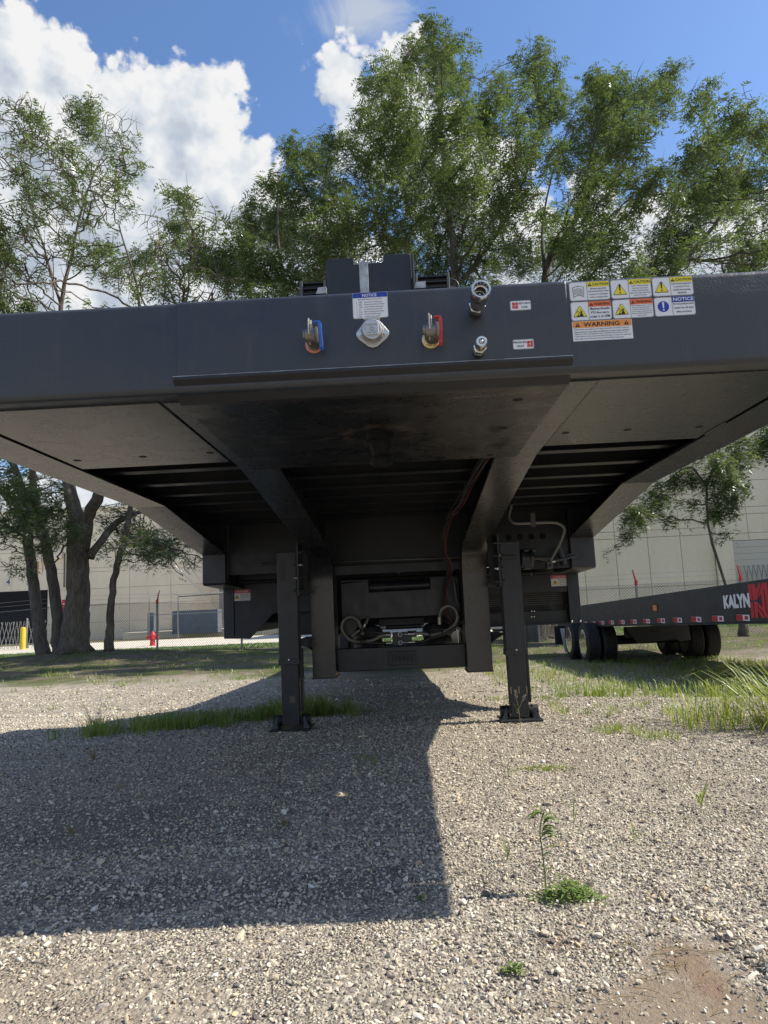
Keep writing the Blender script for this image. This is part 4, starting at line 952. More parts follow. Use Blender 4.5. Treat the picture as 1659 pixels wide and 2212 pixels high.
# ================================================================ GRASS AND WEEDS
def leaf_mat(name, cols, trans=.35, rough=.5):
    m = bpy.data.materials.new(name); m.use_nodes = True; t = m.node_tree; t.nodes.clear(); g = N(t)
    ge = g.add('ShaderNodeNewGeometry')
    V = ge.outputs['Position']
    f = g.math('ADD', g.math('MULTIPLY', ge.outputs['Random Per Island'], .65), g.math('MULTIPLY', g.maprange(g.noise(V, .9, 3, .6), .3, .7), .35))
    n = len(cols); c = g.ramp(f, [(i / max(n - 1, 1), cols[i]) for i in range(n)])
    d = g.add('ShaderNodeBsdfDiffuse'); g.link(c, d.inputs[0])
    tr = g.add('ShaderNodeBsdfTranslucent'); g.link(g.mix(1, c, (1.35, 1.4, .7), 'MULTIPLY'), tr.inputs[0])
    gl = g.add('ShaderNodeBsdfGlossy'); gl.inputs['Roughness'].default_value = rough; gl.inputs[0].default_value = (.9, .95, 1, 1)
    m1 = g.add('ShaderNodeMixShader'); m1.inputs[0].default_value = trans; g.link(d.outputs[0], m1.inputs[1]); g.link(tr.outputs[0], m1.inputs[2])
    m2 = g.add('ShaderNodeMixShader'); m2.inputs[0].default_value = .06; g.link(m1.outputs[0], m2.inputs[1]); g.link(gl.outputs[0], m2.inputs[2])
    o = g.add('ShaderNodeOutputMaterial'); g.link(m2.outputs[0], o.inputs[0]); return m
GRASS = leaf_mat('grass_blade', [(.08, .13, .02), (.16, .23, .035), (.26, .31, .06), (.36, .33, .14)], .45)
GRASSD = leaf_mat('lawn_blade', [(.06, .11, .02), (.10, .17, .03), (.15, .22, .045)], .4)
WEED = leaf_mat('weed_leaf', [(.08, .15, .03), (.14, .22, .045), (.24, .29, .085)], .4)
STRAW = leaf_mat('dry_stem', [(.18, .13, .06), (.32, .26, .13)], .2)
def blades(bx, by, h, w, lean, seg=3, azi=None, zoff=0.0, curl=1.0):
    """arrays of blade roots -> strip mesh (V,F): each blade a curved tapering ribbon"""
    n = len(bx); az = rng.uniform(0, 2 * pi, n) if azi is None else azi
    bz = gz(bx, by) - .004 + zoff; dx, dy = np.cos(az), np.sin(az)
    fa = az + pi / 2 + rng.normal(0, .5, n); wx, wy = np.cos(fa), np.sin(fa)
    V = []
    for k in range(seg):
        t = k / seg; hz = h * np.sin(np.minimum(t * 1.0, 1) * (pi / 2 - lean * .45)) ; r = h * lean * (t ** 1.8) * curl
        ww = w * (1 - t * .65)
        for s in (-1, 1): V.append(np.stack([bx + dx * r + wx * ww * s, by + dy * r + wy * ww * s, bz + hz], 1))
    r = h * lean * curl; V.append(np.stack([bx + dx * r, by + dy * r, bz + h * np.sin(pi / 2 - lean * .45) * (1 - .25 * lean)], 1))
    V = np.stack(V, 1); m = V.shape[1]; base = (np.arange(n) * m)[:, None]; F = []
    for k in range(seg - 1):
        a = 2 * k; F += [base + [[a, a + 1, a + 3]], base + [[a, a + 3, a + 2]]]
    F.append(base + [[2 * seg - 2, 2 * seg - 1, 2 * seg]])
    return V.reshape(-1, 3), np.concatenate(F)
def join(parts):
    Vs, Fs, b = [], [], 0
    for V, F in parts: Vs.append(V); Fs.append(F + b); b += len(V)
    return np.concatenate(Vs), np.concatenate(Fs)
def tufts(centres, per, spread, h, w=.002, lean=(.1, .8), seg=3):
    c = np.repeat(np.asarray(centres), per, 0); n = len(c)
    r = np.abs(rng.normal(0, spread, n)); a = rng.uniform(0, 2 * pi, n)
    bx, by = c[:, 0] + r * np.cos(a), c[:, 1] + r * np.sin(a)
    return blades(bx, by, h * rng.uniform(.45, 1.15, n), w * rng.uniform(.7, 1.3, n), rng.uniform(*lean, n), seg, azi=a + rng.normal(0, .7, n))
def line_pts(pts, n, sx, sy):
    P = np.array(pts); t = rng.uniform(0, len(P) - 1.001, n); i = t.astype(int); f = (t - i)[:, None]
    p = P[i] * (1 - f) + P[i + 1] * f; return p + np.stack([rng.normal(0, sx, n), rng.normal(0, sy, n)], 1)
def stuff(name, parts, m, label=None, cat=None):
    V, F = join(parts); o = mesh_np(name, V, F, m, kind='stuff')
    return prop(o, label, cat)
# strip of grass in the shade left of the near leg
stuff('grass', [tufts(line_pts([(-1.95, 4.45), (-1.6, 4.75), (-1.35, 5.0), (-1.0, 5.3), (-.72, 5.8)], 120, .13, .14), 28, .05, .12, .0024, (.2, .9)),
                tufts(line_pts([(-1.0, 5.2), (-.80, 5.7), (-.78, 6.2)], 50, .12, .2), 26, .05, .17, .0022, (.1, .5)),
                tufts(line_pts([(-.55, 4.9), (-.45, 5.8), (-.5, 6.8)], 14, .1, .2), 16, .05, .08),
                tufts([(-1.9, 4.3), (-2.1, 4.25), (-1.2, 4.6)], 40, .05, .09)], GRASS, 'strip of green grass in the shade beside the left landing leg', 'grass')
# thin turf and weeds over the earth beyond
c = np.stack([rng.uniform(-14, 13, 5200), rng.uniform(8.5, 28, 5200)], 1)
dn = hnoise(c[:, 0] * 1.3 + 4, c[:, 1] * .9) + rng.normal(0, .25, len(c)); k = (dn > .05) & ((c[:, 1] > 13) | (c[:, 0] > 2.5) | (rng.uniform(0, 1, len(c)) < .12))
stuff('ground_cover', [tufts(c[k], 9, .09, .10, .0045, (.2, .9), 2)], GRASS, 'thin weedy grass over the earth beyond the gravel', 'grass')
c = np.stack([rng.uniform(1.2, 5.8, 1000), rng.uniform(5.0, 14, 1000)], 1)
k = (hnoise(c[:, 0] * 2.2 + 1, c[:, 1] * 1.7) * .5 + rng.normal(0, .2, 1000) + (c[:, 1] - 6.8) * .28 + (c[:, 0] - 2.6) * .25) > .05
stuff('grass', [tufts(c[k], 12, .07, .12, .0024, (.1, .9))], GRASS, 'loose grass growing round the other trailer', 'grass')
c = np.stack([rng.uniform(.75, 3.0, 150), 4.2 + rng.uniform(0, 3.6, 150)], 1); k = hnoise(c[:, 0] * 2, c[:, 1] * 2) > 0
stuff('grass', [tufts(c[k], 18, .04, .06, .0018), tufts(line_pts([(1.0, 3.9), (1.15, 3.65), (1.25, 3.5)], 16, .08, .05), 22, .03, .05, .0016),
                tufts(line_pts([(.44, 3.02), (.60, 2.99)], 14, .02, .03), 20, .02, .022, .0016, (.5, 1)), tufts([(-.2, 3.3), (-.17, 3.25), (-.24, 3.36)], 26, .03, .03, .0015, (.4, 1)),
                tufts(line_pts([(1.55, 7.5), (2.2, 6.4), (2.9, 5.7)], 46, .12, .12), 16, .05, .16, .003, (.1, .6))], GRASS, 'small green sprouts scattered in the sunlit gravel', 'grass')
# lawn
n = 42000; c = np.stack([rng.uniform(-24, 16, n), rng.uniform(28.2, 37.3, n)], 1)
V, F = blades(c[:, 0], c[:, 1], rng.uniform(.05, .13, n), rng.uniform(.010, .018, n), rng.uniform(.2, .9, n), 2, zoff=.012)
mesh_np('lawn_grass', V, F, GRASSD, kind='stuff')
# single weeds that stand out
def clump(name, parts, m, label, cat='weed', loc=(0, 0, 0), stem=None):
    t = thing(name, loc, label, cat)
    V, F = join(parts); o = mesh_np('leaves', V, F, m, t, kind=None)
    return t
t = clump('grass_clump', [tufts([(1.90, 3.75), (2.02, 3.72), (2.15, 3.8), (1.82, 3.62), (2.3, 3.7), (1.95, 3.55), (2.1, 3.5)], 105, .12, .34, .0034, (.55, 1.35), 5)], GRASS, 'big clump of long bright grass leaning over the gravel at the right edge', 'grass clump', (2.0, 3.75, 0))
t = clump('grass_clump', [tufts([(1.50, 3.95), (1.60, 4.0), (1.42, 3.82), (1.72, 4.05), (1.52, 3.7), (1.66, 3.85)], 34, .09, .19, .0024, (.3, 1.05), 4)], GRASS, 'upright yellow-green grass tufts just left of the big grass clump', 'grass clump', (1.55, 3.95, 0))
def leaf(mb, p, d, L, w, droop=.3, n=4):
    p = Vector(p); d = Vector(d).normalized(); sd = d.cross(Vector((0, 0, 1))); sd = sd.normalized() if sd.length > .01 else Vector((1, 0, 0))
    vs = []
    for i in range(n + 1):
        t = i / n; q = p + d * L * t + Vector((0, 0, -droop * L * t * t)); ww = w * sin(pi * min(max(t, .06), .97)) ** .8
        vs += [q - sd * ww, q + Vector((0, 0, -ww * .35)), q + sd * ww]
    fs = []
    for i in range(n):
        a = 3 * i; fs += [(a, a + 1, a + 4, a + 3), (a + 1, a + 2, a + 5, a + 4)]
    mb.add(vs, fs)
STEMG = mat('green_stem', (.10, .14, .05), .6)
# tall fleabane-like weed
t = thing('tall_weed', (.290, 1.75, 0), 'tall single-stemmed green weed with drooping long leaves, rising from a low leafy patch', 'weed')
stp = [(.290, 1.75, 0), (.290, 1.752, .05), (.288, 1.755, .10), (.286, 1.756, .135), (.292, 1.756, .165), (.300, 1.757, .182)]
MB().tube(arc_pts(stp, 4), .0016, 6).build('stem', STEMG, t, smooth=True)
lv = MB(); r_ = random.Random(2)
for i in range(24):
    a = r_.uniform(-.9, .9) if i < 18 else r_.uniform(2, 4); zz = .125 + i * .0026
    leaf(lv, (.288 + (zz - .12) * .2, 1.756, zz), (cos(a), sin(a) * .6, r_.uniform(.3, 1.0)), r_.uniform(.035, .058), .0046, .75)
for (zz, a, L) in ((.10, 0, .045), (.085, .5, .03), (.06, 2.9, .018), (.115, 3.0, .02), (.12, .2, .045), (.07, 3.3, .03), (.055, -.3, .03)): leaf(lv, (.289, 1.754, zz), (cos(a), sin(a), .5), L, .0042, .3)
lv.build('leaves', WEED, t, smooth=True)
t = thing('low_weed', (.33, 1.73, 0), 'low spreading leafy weed patch at the foot of the tall weed', 'weed')
lv = MB()
for i in range(420):
    x = .338 + r_.gauss(0, .036); y = 1.73 + r_.gauss(0, .022); a = r_.uniform(0, 6.28); h = max(.002, .042 - abs(x - .335) * .5) * r_.random()
    leaf(lv, (x, y, h), (cos(a), sin(a), r_.uniform(.1, .9)), r_.uniform(.009, .02), .0030, .4, 3)
lv.build('leaves', WEED, t, smooth=True)
def rosette(name, x, y, R, n, label, H=.02, seed=1, w=.003):
    r_ = random.Random(seed); t = thing(name, (x, y, gzf(x, y)), label, 'weed'); lv = MB(); z0 = gzf(x, y)
    for i in range(n):
        a = r_.uniform(0, 6.28); leaf(lv, (x + r_.gauss(0, R * .3), y + r_.gauss(0, R * .3), z0 + r_.uniform(0, H)), (cos(a), sin(a), r_.uniform(.2, 1.3)), R * r_.uniform(.5, 1.0), w * r_.uniform(.7, 1.2), .4, 3)
    lv.build('leaves', WEED, t, smooth=True)
rosette('small_weed', .161, 1.40, .024, 46, 'small feathery green weed alone in the near gravel', .014, 3, .0026)
rosette('small_weed', .001, 1.75, .016, 18, 'tiny weed seedling in the shade by the shadow edge', .008, 4)
def grass_plant(x, y, h, n, label, seed, spread=.5):
    r_ = random.Random(seed); z0 = gzf(x, y); t = thing('grass_sprout', (x, y, z0), label, 'grass sprout'); lv = MB()
    for i in range(n):
        a = r_.uniform(0, 6.28); leaf(lv, (x, y, z0 + h * r_.uniform(0, .4)), (cos(a) * spread, sin(a) * spread, 1), h * r_.uniform(.5, 1), .0022, .15, 4)
    lv.build('blades', GRASS, t, smooth=True)
    MB().cyl((x, y, z0), (x + .001, y, z0 + h * .45), .0011, 5).build('stem', STEMG, t)
grass_plant(.474, 2.27, .10, 4, 'young grass sprout with two wide blades behind the tall weed', 11)
grass_plant(.232, 1.98, .06, 4, 'short grass sprout left of the tall weed', 12)
grass_plant(.365, 2.9, .05, 2, 'single upright grass blade in the sunlit gravel', 13, .1)
grass_plant(.905, 2.39, .10, 9, 'spreading grass sprout in the gravel on the right', 14, .9)
grass_plant(.60, 2.10, .05, 7, 'low straggling grass sprout right of the tall weed', 15, 1.0)
# seeding weed in front of the right foot
t = thing('seeding_weed', (.585, 3.98, 0), 'thin seeding weed with two dotted seed heads before the right foot', 'weed')
b = MB(); b.tube(arc_pts([(.585, 3.98, 0), (.583, 3.98, .06), (.580, 3.98, .12)], 3), .0016, 5)
tips = [[(.580, 3.98, .12), (.572, 3.98, .155), (.569, 3.98, .20)], [(.580, 3.98, .10), (.60, 3.98, .135), (.622, 3.98, .175)], [(.582, 3.98, .08), (.566, 3.98, .11), (.555, 3.98, .13)]]
sd = MB(); r_ = random.Random(9)
for tp in tips:
    b.tube(arc_pts(tp, 3), .001, 5)
for tp in tips[:2]:
    for i in range(26):
        f = i / 25; q = Vector(tp[1]).lerp(Vector(tp[2]), f); a = r_.uniform(0, 6.28)
        sd.lathe(q + Vector((cos(a) * .007, sin(a) * .007, 0)), (0, 0, 1), [(0, .0004), (.0013, .0017), (.0028, .0004)], 5)
b.build('stem', STRAW, t, smooth=True); sd.build('seed_heads', STRAW, t)
lv = MB()
for i in range(9): a = r_.uniform(0, 6.28); leaf(lv, (.583, 3.98, .03 + i * .011), (cos(a), sin(a), .8), .024, .0018, .2)
lv.build('leaves', WEED, t)
for i, (x, y, nm) in enumerate([(-1.56, 3.55, 'dry brown twiggy weed in the left shade'), (-2.25, 5.1, 'bare branching weed standing in the sunlit strip on the left'), (-1.1, 2.35, 'dark dry weed lying in the shaded gravel on the left'), (-.42, 2.35, 'small dry sprig in the middle of the shade')]):
    t = thing('dry_weed', (x, y, gzf(x, y)), nm, 'weed'); b = MB(); r_ = random.Random(i); z0 = gzf(x, y)
    H = (.08, .24, .03, .035)[i]
    for k in range(16):
        a = r_.uniform(0, 6.28); q = Vector((x, y, z0)); e = q + Vector((cos(a) * H * .5, sin(a) * H * .5, H * r_.uniform(.5, 1)))
        b.tube([q, q.lerp(e, .5) + Vector((0, 0, H * .1)), e], [.0014, .001, .0005], 4)
    b.build('twigs', STRAW, t)
# twigs and dead stalks lying on the bare soil
b = MB(); r_ = random.Random(21)
for i in range(60):
    x = .45 + r_.gauss(0, .08); y = 1.45 + r_.gauss(0, .10); a = r_.gauss(.1, .6); L = r_.uniform(.01, .06); z = gzf(x, y) + r_.uniform(.002, .009)
    b.tube([(x, y, z), (x + cos(a) * L * .5, y + sin(a) * L * .5, z + .003), (x + cos(a) * L, y + sin(a) * L, z)], .0007, 4)
prop(b.build('plant_litter', STRAW), 'dead stalks lying on the bare soil patch', 'litter', kind='stuff')

# ================================================================ OTHER TRAILER
T2 = thing('low_trailer', (4.6, 9, gzf(4.6, 9)), 'black low trailer with white and red lettering parked on the right', 'trailer')
def tz(y): return .368 - .030 * (y - 7.25)
def sl(vs): return vs
def rail2(x0, x1, name, par=T2, zl=0.0, zh=.428):
    m = MB(); ys = [(16.9, 0), (14.9, 1), (5.2, 1)]
    pts = [(17.3, tz(17.3) + .30), (17.3, tz(17.3)), (5.2, tz(5.2)), (5.2, tz(5.2) + zh), (15.2, tz(15.2) + .415)]
    m.prism(pts, x0, x1); return m.build(name, BLACK_T2, par)
rl = rail2(3.58, 3.60, 'side_beam'); rail2(6.02, 6.04, 'side_beam')
for s in (0, 1):
    m = MB(); x0, x1 = ((3.545, 3.68), (5.94, 6.075))[s]
    m.prism([(17.3, tz(17.3) - .014), (5.2, tz(5.2) - .014), (5.2, tz(5.2) - .002), (17.3, tz(17.3) - .002)], x0, x1); m.build('bottom_flange', BLACK_T2, T2)
m = MB(); m.prism([(17.2, tz(17.2) + .22), (5.2, tz(5.2) + .34), (5.2, tz(5.2) + .37), (17.2, tz(17.2) + .25)], 3.60, 6.02); m.build('deck', BLACK_T2, T2)
m = MB(); m.prism([(5.2, tz(5.2)), (3.2, tz(5.2) + .3), (-.5, tz(5.2) + .45), (-.5, tz(5.2) + .75), (5.2, tz(5.2) + .75)], 3.58, 6.04); m.build('gooseneck', BLACK_T2, T2)
for i in range(13):
    y = 7.77 + i * .62; z = tz(y)
    t_ = MB().box(3.576, 3.5785, y - .15, y + .15, z + .022, z + .085).build('reflective_tape', WHITE, T2)
    MB().box(3.573, 3.5755, y, y + .148, z + .024, z + .083).build('red_half', RED, t_)
    MB().box(3.573, 3.5755, y - .115, y - .045, z + .036, z + .072).build('red_mark', RED, t_)
MB().box(3.565, 3.578, 10.36, 10.50, .47, .55).build('marker_lamp', mat('amber_reflector', (.65, .22, .05), .25), T2)
MB().box(3.572, 3.5775, 10.33, 10.53, .545, .557).build('lamp_guard', BLACK, T2)
# painted name on the side, seen from -X: u runs towards the viewer (decreasing Y)
class SidePrint(Print):
    def __init__(s, x, y, z, w, h): s.x, s.y, s.z, s.w, s.h = x, y, z, w, h
    def P(s, u, v, l): return (s.x - .001 * l, s.y - u * s.w, s.z + v * s.h - .030 * (-u * s.w))
LW = mat('white_lettering', (.78, .78, .77), .5)
P = SidePrint(3.577, 8.19, .498, .62, .150); k = MB(); P.text(k, 'KALYN', 0, 1, 0, 1, .06, 3); k.build('painted_name', LW, T2)
P = SidePrint(3.577, 7.575, .405, .40, .345); maple_logo(P, 0, 1, 0, 1, REDL, WHITE, T2, 1)
P = SidePrint(3.577, 7.16, .528, .80, .150); k = MB(); P.text(k, 'SIEBERT', 0, 1, 0, 1, .06, 3); k.build('painted_name', LW, T2)
wk = 0
for y in (13.9, 15.1):
    zc = gzf(4, y) + .385
    MB().cyl((3.7, y, zc), (5.9, y, zc), .055, 12).build('axle', BLACK_SHADE, T2)
    for (x0, x1, out) in ((3.335, 3.60, -1), (3.64, 3.905, 0), (5.24, 5.505, 0), (5.545, 5.81, 1)):
        w_ = MB(); w_.lathe((x0, y, zc), (1, 0, 0), [(.02, .245), (.0, .27), (.0, .345), (.022, .378), (.035, .3845)] + [(.045 + i * .03 + d, r) for i in range(6) for d, r in ((0, .385), (.004, .374), (.009, .374), (.013, .385))] + [(.235, .382), (.255, .345), (.265, .27), (.24, .245)], 44)
        wo = w_.build('wheel', TYRE, T2, smooth='auto')
        xc = (x0 + .005) if out <= 0 else (x1 - .005); sg = 1 if out <= 0 else -1
        MB().lathe((xc, y, zc), (sg, 0, 0), [(-.004, .262), (-.008, .250), (.03, .235), (.10 if out == 0 else .055, .215), (.105 if out == 0 else .060, .12), (.02 if out else .10, .10), (-.005 if out else .10, .055), (-.01 if out else .10, .02)], 36).build('rim', ALUW if out else BLACK_SHADE, wo, smooth='auto')
        if out:
            for k in range(10):
                a = 2 * pi * k / 10; MB().lathe((xc + sg * .05, y + .155 * cos(a), zc + .155 * sin(a)), (-sg, 0, 0), [(0, .014), (.018, .014), (.02, .006)], 6).build('wheel_nut', STEEL, wo)
MB().box(4.02, 5.15, 13.52, 13.55, -.06, .135).build('axle_crossbeam', BLACK_T2, T2, bevel=.004)
MB().prism([(4.06, .13), (5.20, .13), (5.22, -.15), (5.02, -.17), (4.95, -.12), (4.25, -.17), (4.06, .06)], 13.48, 13.50, 'y').build('cross_plate', BLACK_T2, T2)
MB().box(4.52, 4.68, 13.472, 13.479, .02, .075).build('name_plate', BLACK_SHADE, T2)
MB().box(3.9, 4.15, 16.2, 16.5, -.30, .12).build('side_box', BLACK_SHADE, T2)
MB().add([(3.30, 15.7, .08), (3.40, 15.7, .08), (3.42, 15.75, -.44), (3.38, 15.75, -.44)], [(0, 1, 2, 3)]).build('mud_flap', mat('white_mud_flap', (.6, .6, .6), .6), T2)
MB().box(3.24, 3.5, 16.0, 16.04, -.28, .12).build('rear_step', BLACK_SHADE, T2)
for y in (12.2, 11.2, 10.2, 9.2, 8.2, 7.2): MB().box(3.60, 6.02, y - .03, y + .03, tz(y) + .10, tz(y) + .33).build('cross_member', BLACK_SHADE, T2)

# ================================================================ BUILDINGS
def wall_mat(name, c0, c1):
    m = bpy.data.materials.new(name); m.use_nodes = True; g = N(m.node_tree); b = g.n['Principled BSDF']
    V = g.add('ShaderNodeNewGeometry').outputs['Position']
    n1 = g.noise(g.vmath('MULTIPLY', V, (1, 1, .25)), .5, 6, .65); n2 = g.noise(V, 4, 6, .7)
    f = g.math('ADD', g.math('MULTIPLY', n1, .65), g.math('MULTIPLY', n2, .35))
    oi = g.add('ShaderNodeObjectInfo')
    f = g.math('ADD', f, g.math('MULTIPLY', g.math('SUBTRACT', oi.outputs['Random'], .5), .10))
    g.link(g.ramp(f, [(.36, c0), (.62, c1)]), b.inputs['Base Color']); b.inputs['Roughness'].default_value = .85
    bp = g.add('ShaderNodeBump'); bp.inputs['Strength'].default_value = .3; bp.inputs['Distance'].default_value = .02
    g.link(g.noise(V, 12, 5, .6), bp.inputs['Height']); g.link(bp.outputs[0], b.inputs['Normal']); return m
WALL = wall_mat('beige_precast', (.66, .585, .455), (.76, .69, .55))
WALL2 = wall_mat('beige_precast_right', (.66, .59, .455), (.76, .69, .55))
BB = thing('warehouse', (-18, 62, -.92), 'long beige concrete-panel warehouse behind the trees, with a dark dock opening', 'building')
def panels(parent, x0, x1, y, z0, z1, nx, rows, m, skip=None, gap=.028):
    w = (x1 - x0) / nx; cache = {}
    for i in range(nx):
        za = z0
        for r in rows:
            zb = min(za + r, z1)
            if zb - za < .05: break
            if not (skip and skip(x0 + i * w, x0 + (i + 1) * w, za, zb)):
                MB().box(x0 + i * w + gap / 2, x0 + (i + 1) * w - gap / 2, y, y + .10, za + gap / 2, zb - gap / 2).build('panel', m, parent)
            za = zb
JT = mat('joint_beige', (.42, .375, .295), .9)  # darker beige backing that shows between the panels
MB().box(-72, 5, 62.08, 74, -.92, 10.6).build('wall', JT, BB)
def dock(x0, x1, za, zb): return x1 > -41.4 and x0 < -31.6 and za < 3.6
rows = [1.55, 1.47, 1.47, 1.47, .35, 1.47, 1.47, 1.47, .8]
panels(BB, -72, -41.4, 62.0, -.92, 10.6, 9, rows, WALL)
panels(BB, -41.4, -31.5, 62.0, 3.65, 10.6, 3, [1.9, 1.47, .35, 1.47, 1.76], WALL)
panels(BB, -31.5, 5, 62.0, -.92, 10.6, 10, rows, WALL)
MB().box(-72, 5, 61.9, 74.2, 10.602, 10.85).build('parapet', WALL, BB)
MB().box(-41.4, -31.5, 61.98, 62.07, -.92, 3.63).build('dock_opening_shade', HOLE_SHADE, BB)  # black slab, shade of the dock interior put into its colour
RUST = mat('rust_stain', (.50, .24, .06), .8, var=.4, vscale=2)
for (x, z0, z1, w) in ((-32.55, 3.7, 6.2, .22), (-38.4, 3.7, 8.5, .26), (-32.0, 5.2, 8.0, .12)):
    m = MB(); pts = [(x, z0), (x + w * .5, z0), (x + w * .8, (z0 + z1) / 2), (x + w, z1), (x - w * .2, z1), (x - w * .1, (z0 + z1) / 2)]; m.prism(pts, 61.985, 61.995, 'y'); m.build('rust_stain', RUST, BB)
s4 = MB().box(-35.4, -34.7, 61.97, 61.985, 4.15, 4.85).build('dock_number', mat('number_plate_pale', (.62, .60, .55), .7), BB)
P = Print(-35.4, 61.968, 4.15, .7, .7); k = MB(); P.text(k, '4', .25, .75, .18, .82, .02, 1); k.build('numeral', GREYM, s4)
# small panels / pipes
MB().box(-30.9, -30.2, 61.75, 61.95, 6.35, 7.0).build('wall_box', WALL, BB)
MB().cyl((-30.0, 61.9, 3.8), (-30.0, 61.9, 6.8), .06, 8).build('down_pipe', GREYM, BB)
# steel X-braces
BR = mat('cream_painted_steel', (.60, .57, .49), .6)
for (x0, x1) in ((-19.9, -15.4), (-15.0, -11.5)):
    for (za, zb) in ((5.2, .3), (.3, 5.2)):
        MB().tube([(x0, 61.2, za), (x1, 61.2, zb)], .085, 6).build('brace', BR, BB)
MB().box(-16.0, -15.5, 60.9, 61.5, -.9, 8).build('steel_column', mat('grey_column', (.22, .21, .19), .7), BB)
MB().box(-15.0, -14.4, 60.9, 61.5, -.9, 8).build('steel_column', BR, BB)
MB().box(-16.5, -15.9, 60.6, 60.9, 3.9, 6.4).build('yellow_panel', mat('yellow_board', (.55, .45, .16), .6), BB)
MB().box(-23.5, -8, 58.8, 61.5, -.9, -.35).build('dock_kerb', WALL, BB)
sg_ = thing('red_sign', (-19.3, 40, gzf(-19.3, 40)), 'small red and white sign seen between the leaning trunks', 'sign')
xs0, ys0 = -19.3, 40.0
MB().box(xs0 - .20, xs0 + .20, ys0, ys0 + .03, 1.1, 2.0).build('board', RED, sg_)
P = Print(xs0 - .19, ys0 - .002, 1.1, .38, .9); k = MB(); P.rect(k, .1, .9, .70, .76); P.rect(k, .1, .9, .22, .28); P.rect(k, .25, .75, .42, .58); k.build('lettering', WHITE, sg_)
MB().cyl((xs0, ys0 + .06, gzf(xs0, ys0)), (xs0, ys0 + .06, 1.5), .03, 8).build('post', GREYM, sg_)
# right building
RB = thing('warehouse', (24, 45, -.9), 'taller beige warehouse wall rising behind the other trailer, with a roller door', 'building')
MB().box(5.2, 60, 45.08, 75, -.92, 15.5).build('wall', JT, RB)
panels(RB, 5.2, 19.4, 45.0, -.92, 15.5, 7, [2.2, 3.1, .45, 1.7, .45, 1.7, 1.7, 2.1, 2.2], WALL2, gap=.032)
panels(RB, 22.9 + 3.2, 60, 45.0, -.92, 15.5, 14, [2.2, 3.1, .45, 1.7, .45, 1.7, 1.7, 2.1, 2.2], WALL2, gap=.032)
panels(RB, 19.4, 26.1, 45.0, 3.92, 15.5, 3, [.45, 1.2, .45, 1.7, 1.7, 2.1, 2.2, 2.2], WALL2, gap=.032)
MB().box(19.42, 20.45, 44.7, 45.0, -.92, 3.9).build('pilaster', WALL2, RB, bevel=.02)
MB().box(26.1, 27.1, 44.7, 45.0, -.92, 3.9).build('pilaster', WALL2, RB, bevel=.02)
rd = MB().box(20.46, 26.08, 45.02, 45.06, -.92, 3.9).build('roller_door', JT, RB)
SLM = mat('pale_door_slat', (.50, .48, .42), .6)
for k in range(12): MB().box(20.47, 26.07, 44.96, 45.01, -.9 + k * .40, -.9 + k * .40 + .385).build('slat', SLM, rd)
mat_gs = mat('gate_steel', (.20, .20, .19), .5, .5)
SG2 = thing('scissor_gate', (23, 44.5, gzf(23, 44.5)), 'grey folding scissor gate before the roller door on the right', 'gate')
for i in range(24):
    x = 20.6 + i * .30; z0_ = gzf(x, 44.5)
    MB().tube([(x, 44.5, z0_), (x + .55, 44.5, z0_ + 3.2)], .022, 4).build('lattice_bar', mat_gs, SG2)
    MB().tube([(x + .55, 44.53, z0_), (x, 44.53, z0_ + 3.2)], .022, 4).build('lattice_bar', mat_gs, SG2)
# right building forecourt kerb
MB().box(9, 40, 44.2, 44.9, -.92, -.62).build('forecourt_kerb', WALL2, RB)

# ---- yard things on the left
hx, hy = -14.66, 41.0; hz = gzf(hx, hy) + .02
H = thing('fire_hydrant', (hx, hy, hz), 'red fire hydrant beyond the fence, on the edge of the pale road', 'fire hydrant')
RH = mat('hydrant_red', (.50, .02, .035), .45, var=.15)
MB().lathe((hx, hy, hz), (0, 0, 1), [(0, .20), (.04, .20), (.05, .15), (.36, .14), (.38, .19), (.42, .19), (.44, .15), (.58, .15), (.60, .18), (.64, .17), (.74, .12), (.80, .05), (.84, .04)], 20).build('barrel', RH, H, smooth='auto')
for d in ((1, 0, 0), (-1, 0, 0)): MB().lathe((hx, hy, hz + .50), d, [(.12, .07), (.27, .07), (.28, .095), (.34, .095), (.36, .05)], 14).build('hose_outlet', RH, H, smooth='auto')
MB().lathe((hx, hy, hz + .48), (0, -1, 0), [(.12, .09), (.24, .09), (.25, .12), (.32, .12), (.33, .05)], 14).build('pumper_outlet', RH, H, smooth='auto')
bx_, by_ = -24.4, 45.0; bz_ = gzf(bx_, by_)
B = thing('bollard', (bx_, by_, bz_), 'yellow bollard beside the scissor gate on the left', 'bollard')
YB = mat('bollard_yellow', (.65, .48, .03), .5, var=.2, vscale=6)
MB().lathe((bx_, by_, bz_), (0, 0, 1), [(0, .17), (1.32, .17), (1.38, .15), (1.42, .08)], 18).build('post', YB, B, smooth='auto')
SG = thing('scissor_gate', (-27, 46.5, gzf(-27, 46.5)), 'grey folding scissor gate across the dark dock opening', 'gate')
GS = mat('galvanised', (.40, .40, .39), .45, .7, var=.15, vscale=5)
z0 = gzf(-27, 46.5) + .05
for i in range(46):
    x = -33.2 + i * .26; st = .34 + .12 * math.sin(i * .8)
    MB().tube([(x, 46.5, z0), (x + st, 46.5, z0 + 1.75)], .018, 4).build('lattice_bar', GS, SG)
    MB().tube([(x + st, 46.53, z0), (x, 46.53, z0 + 1.75)], .018, 4).build('lattice_bar', GS, SG)
MB().cyl((-24.95, 46.5, z0), (-24.95, 46.5, z0 + 1.95), .06, 8).build('gate_post', GS, SG)
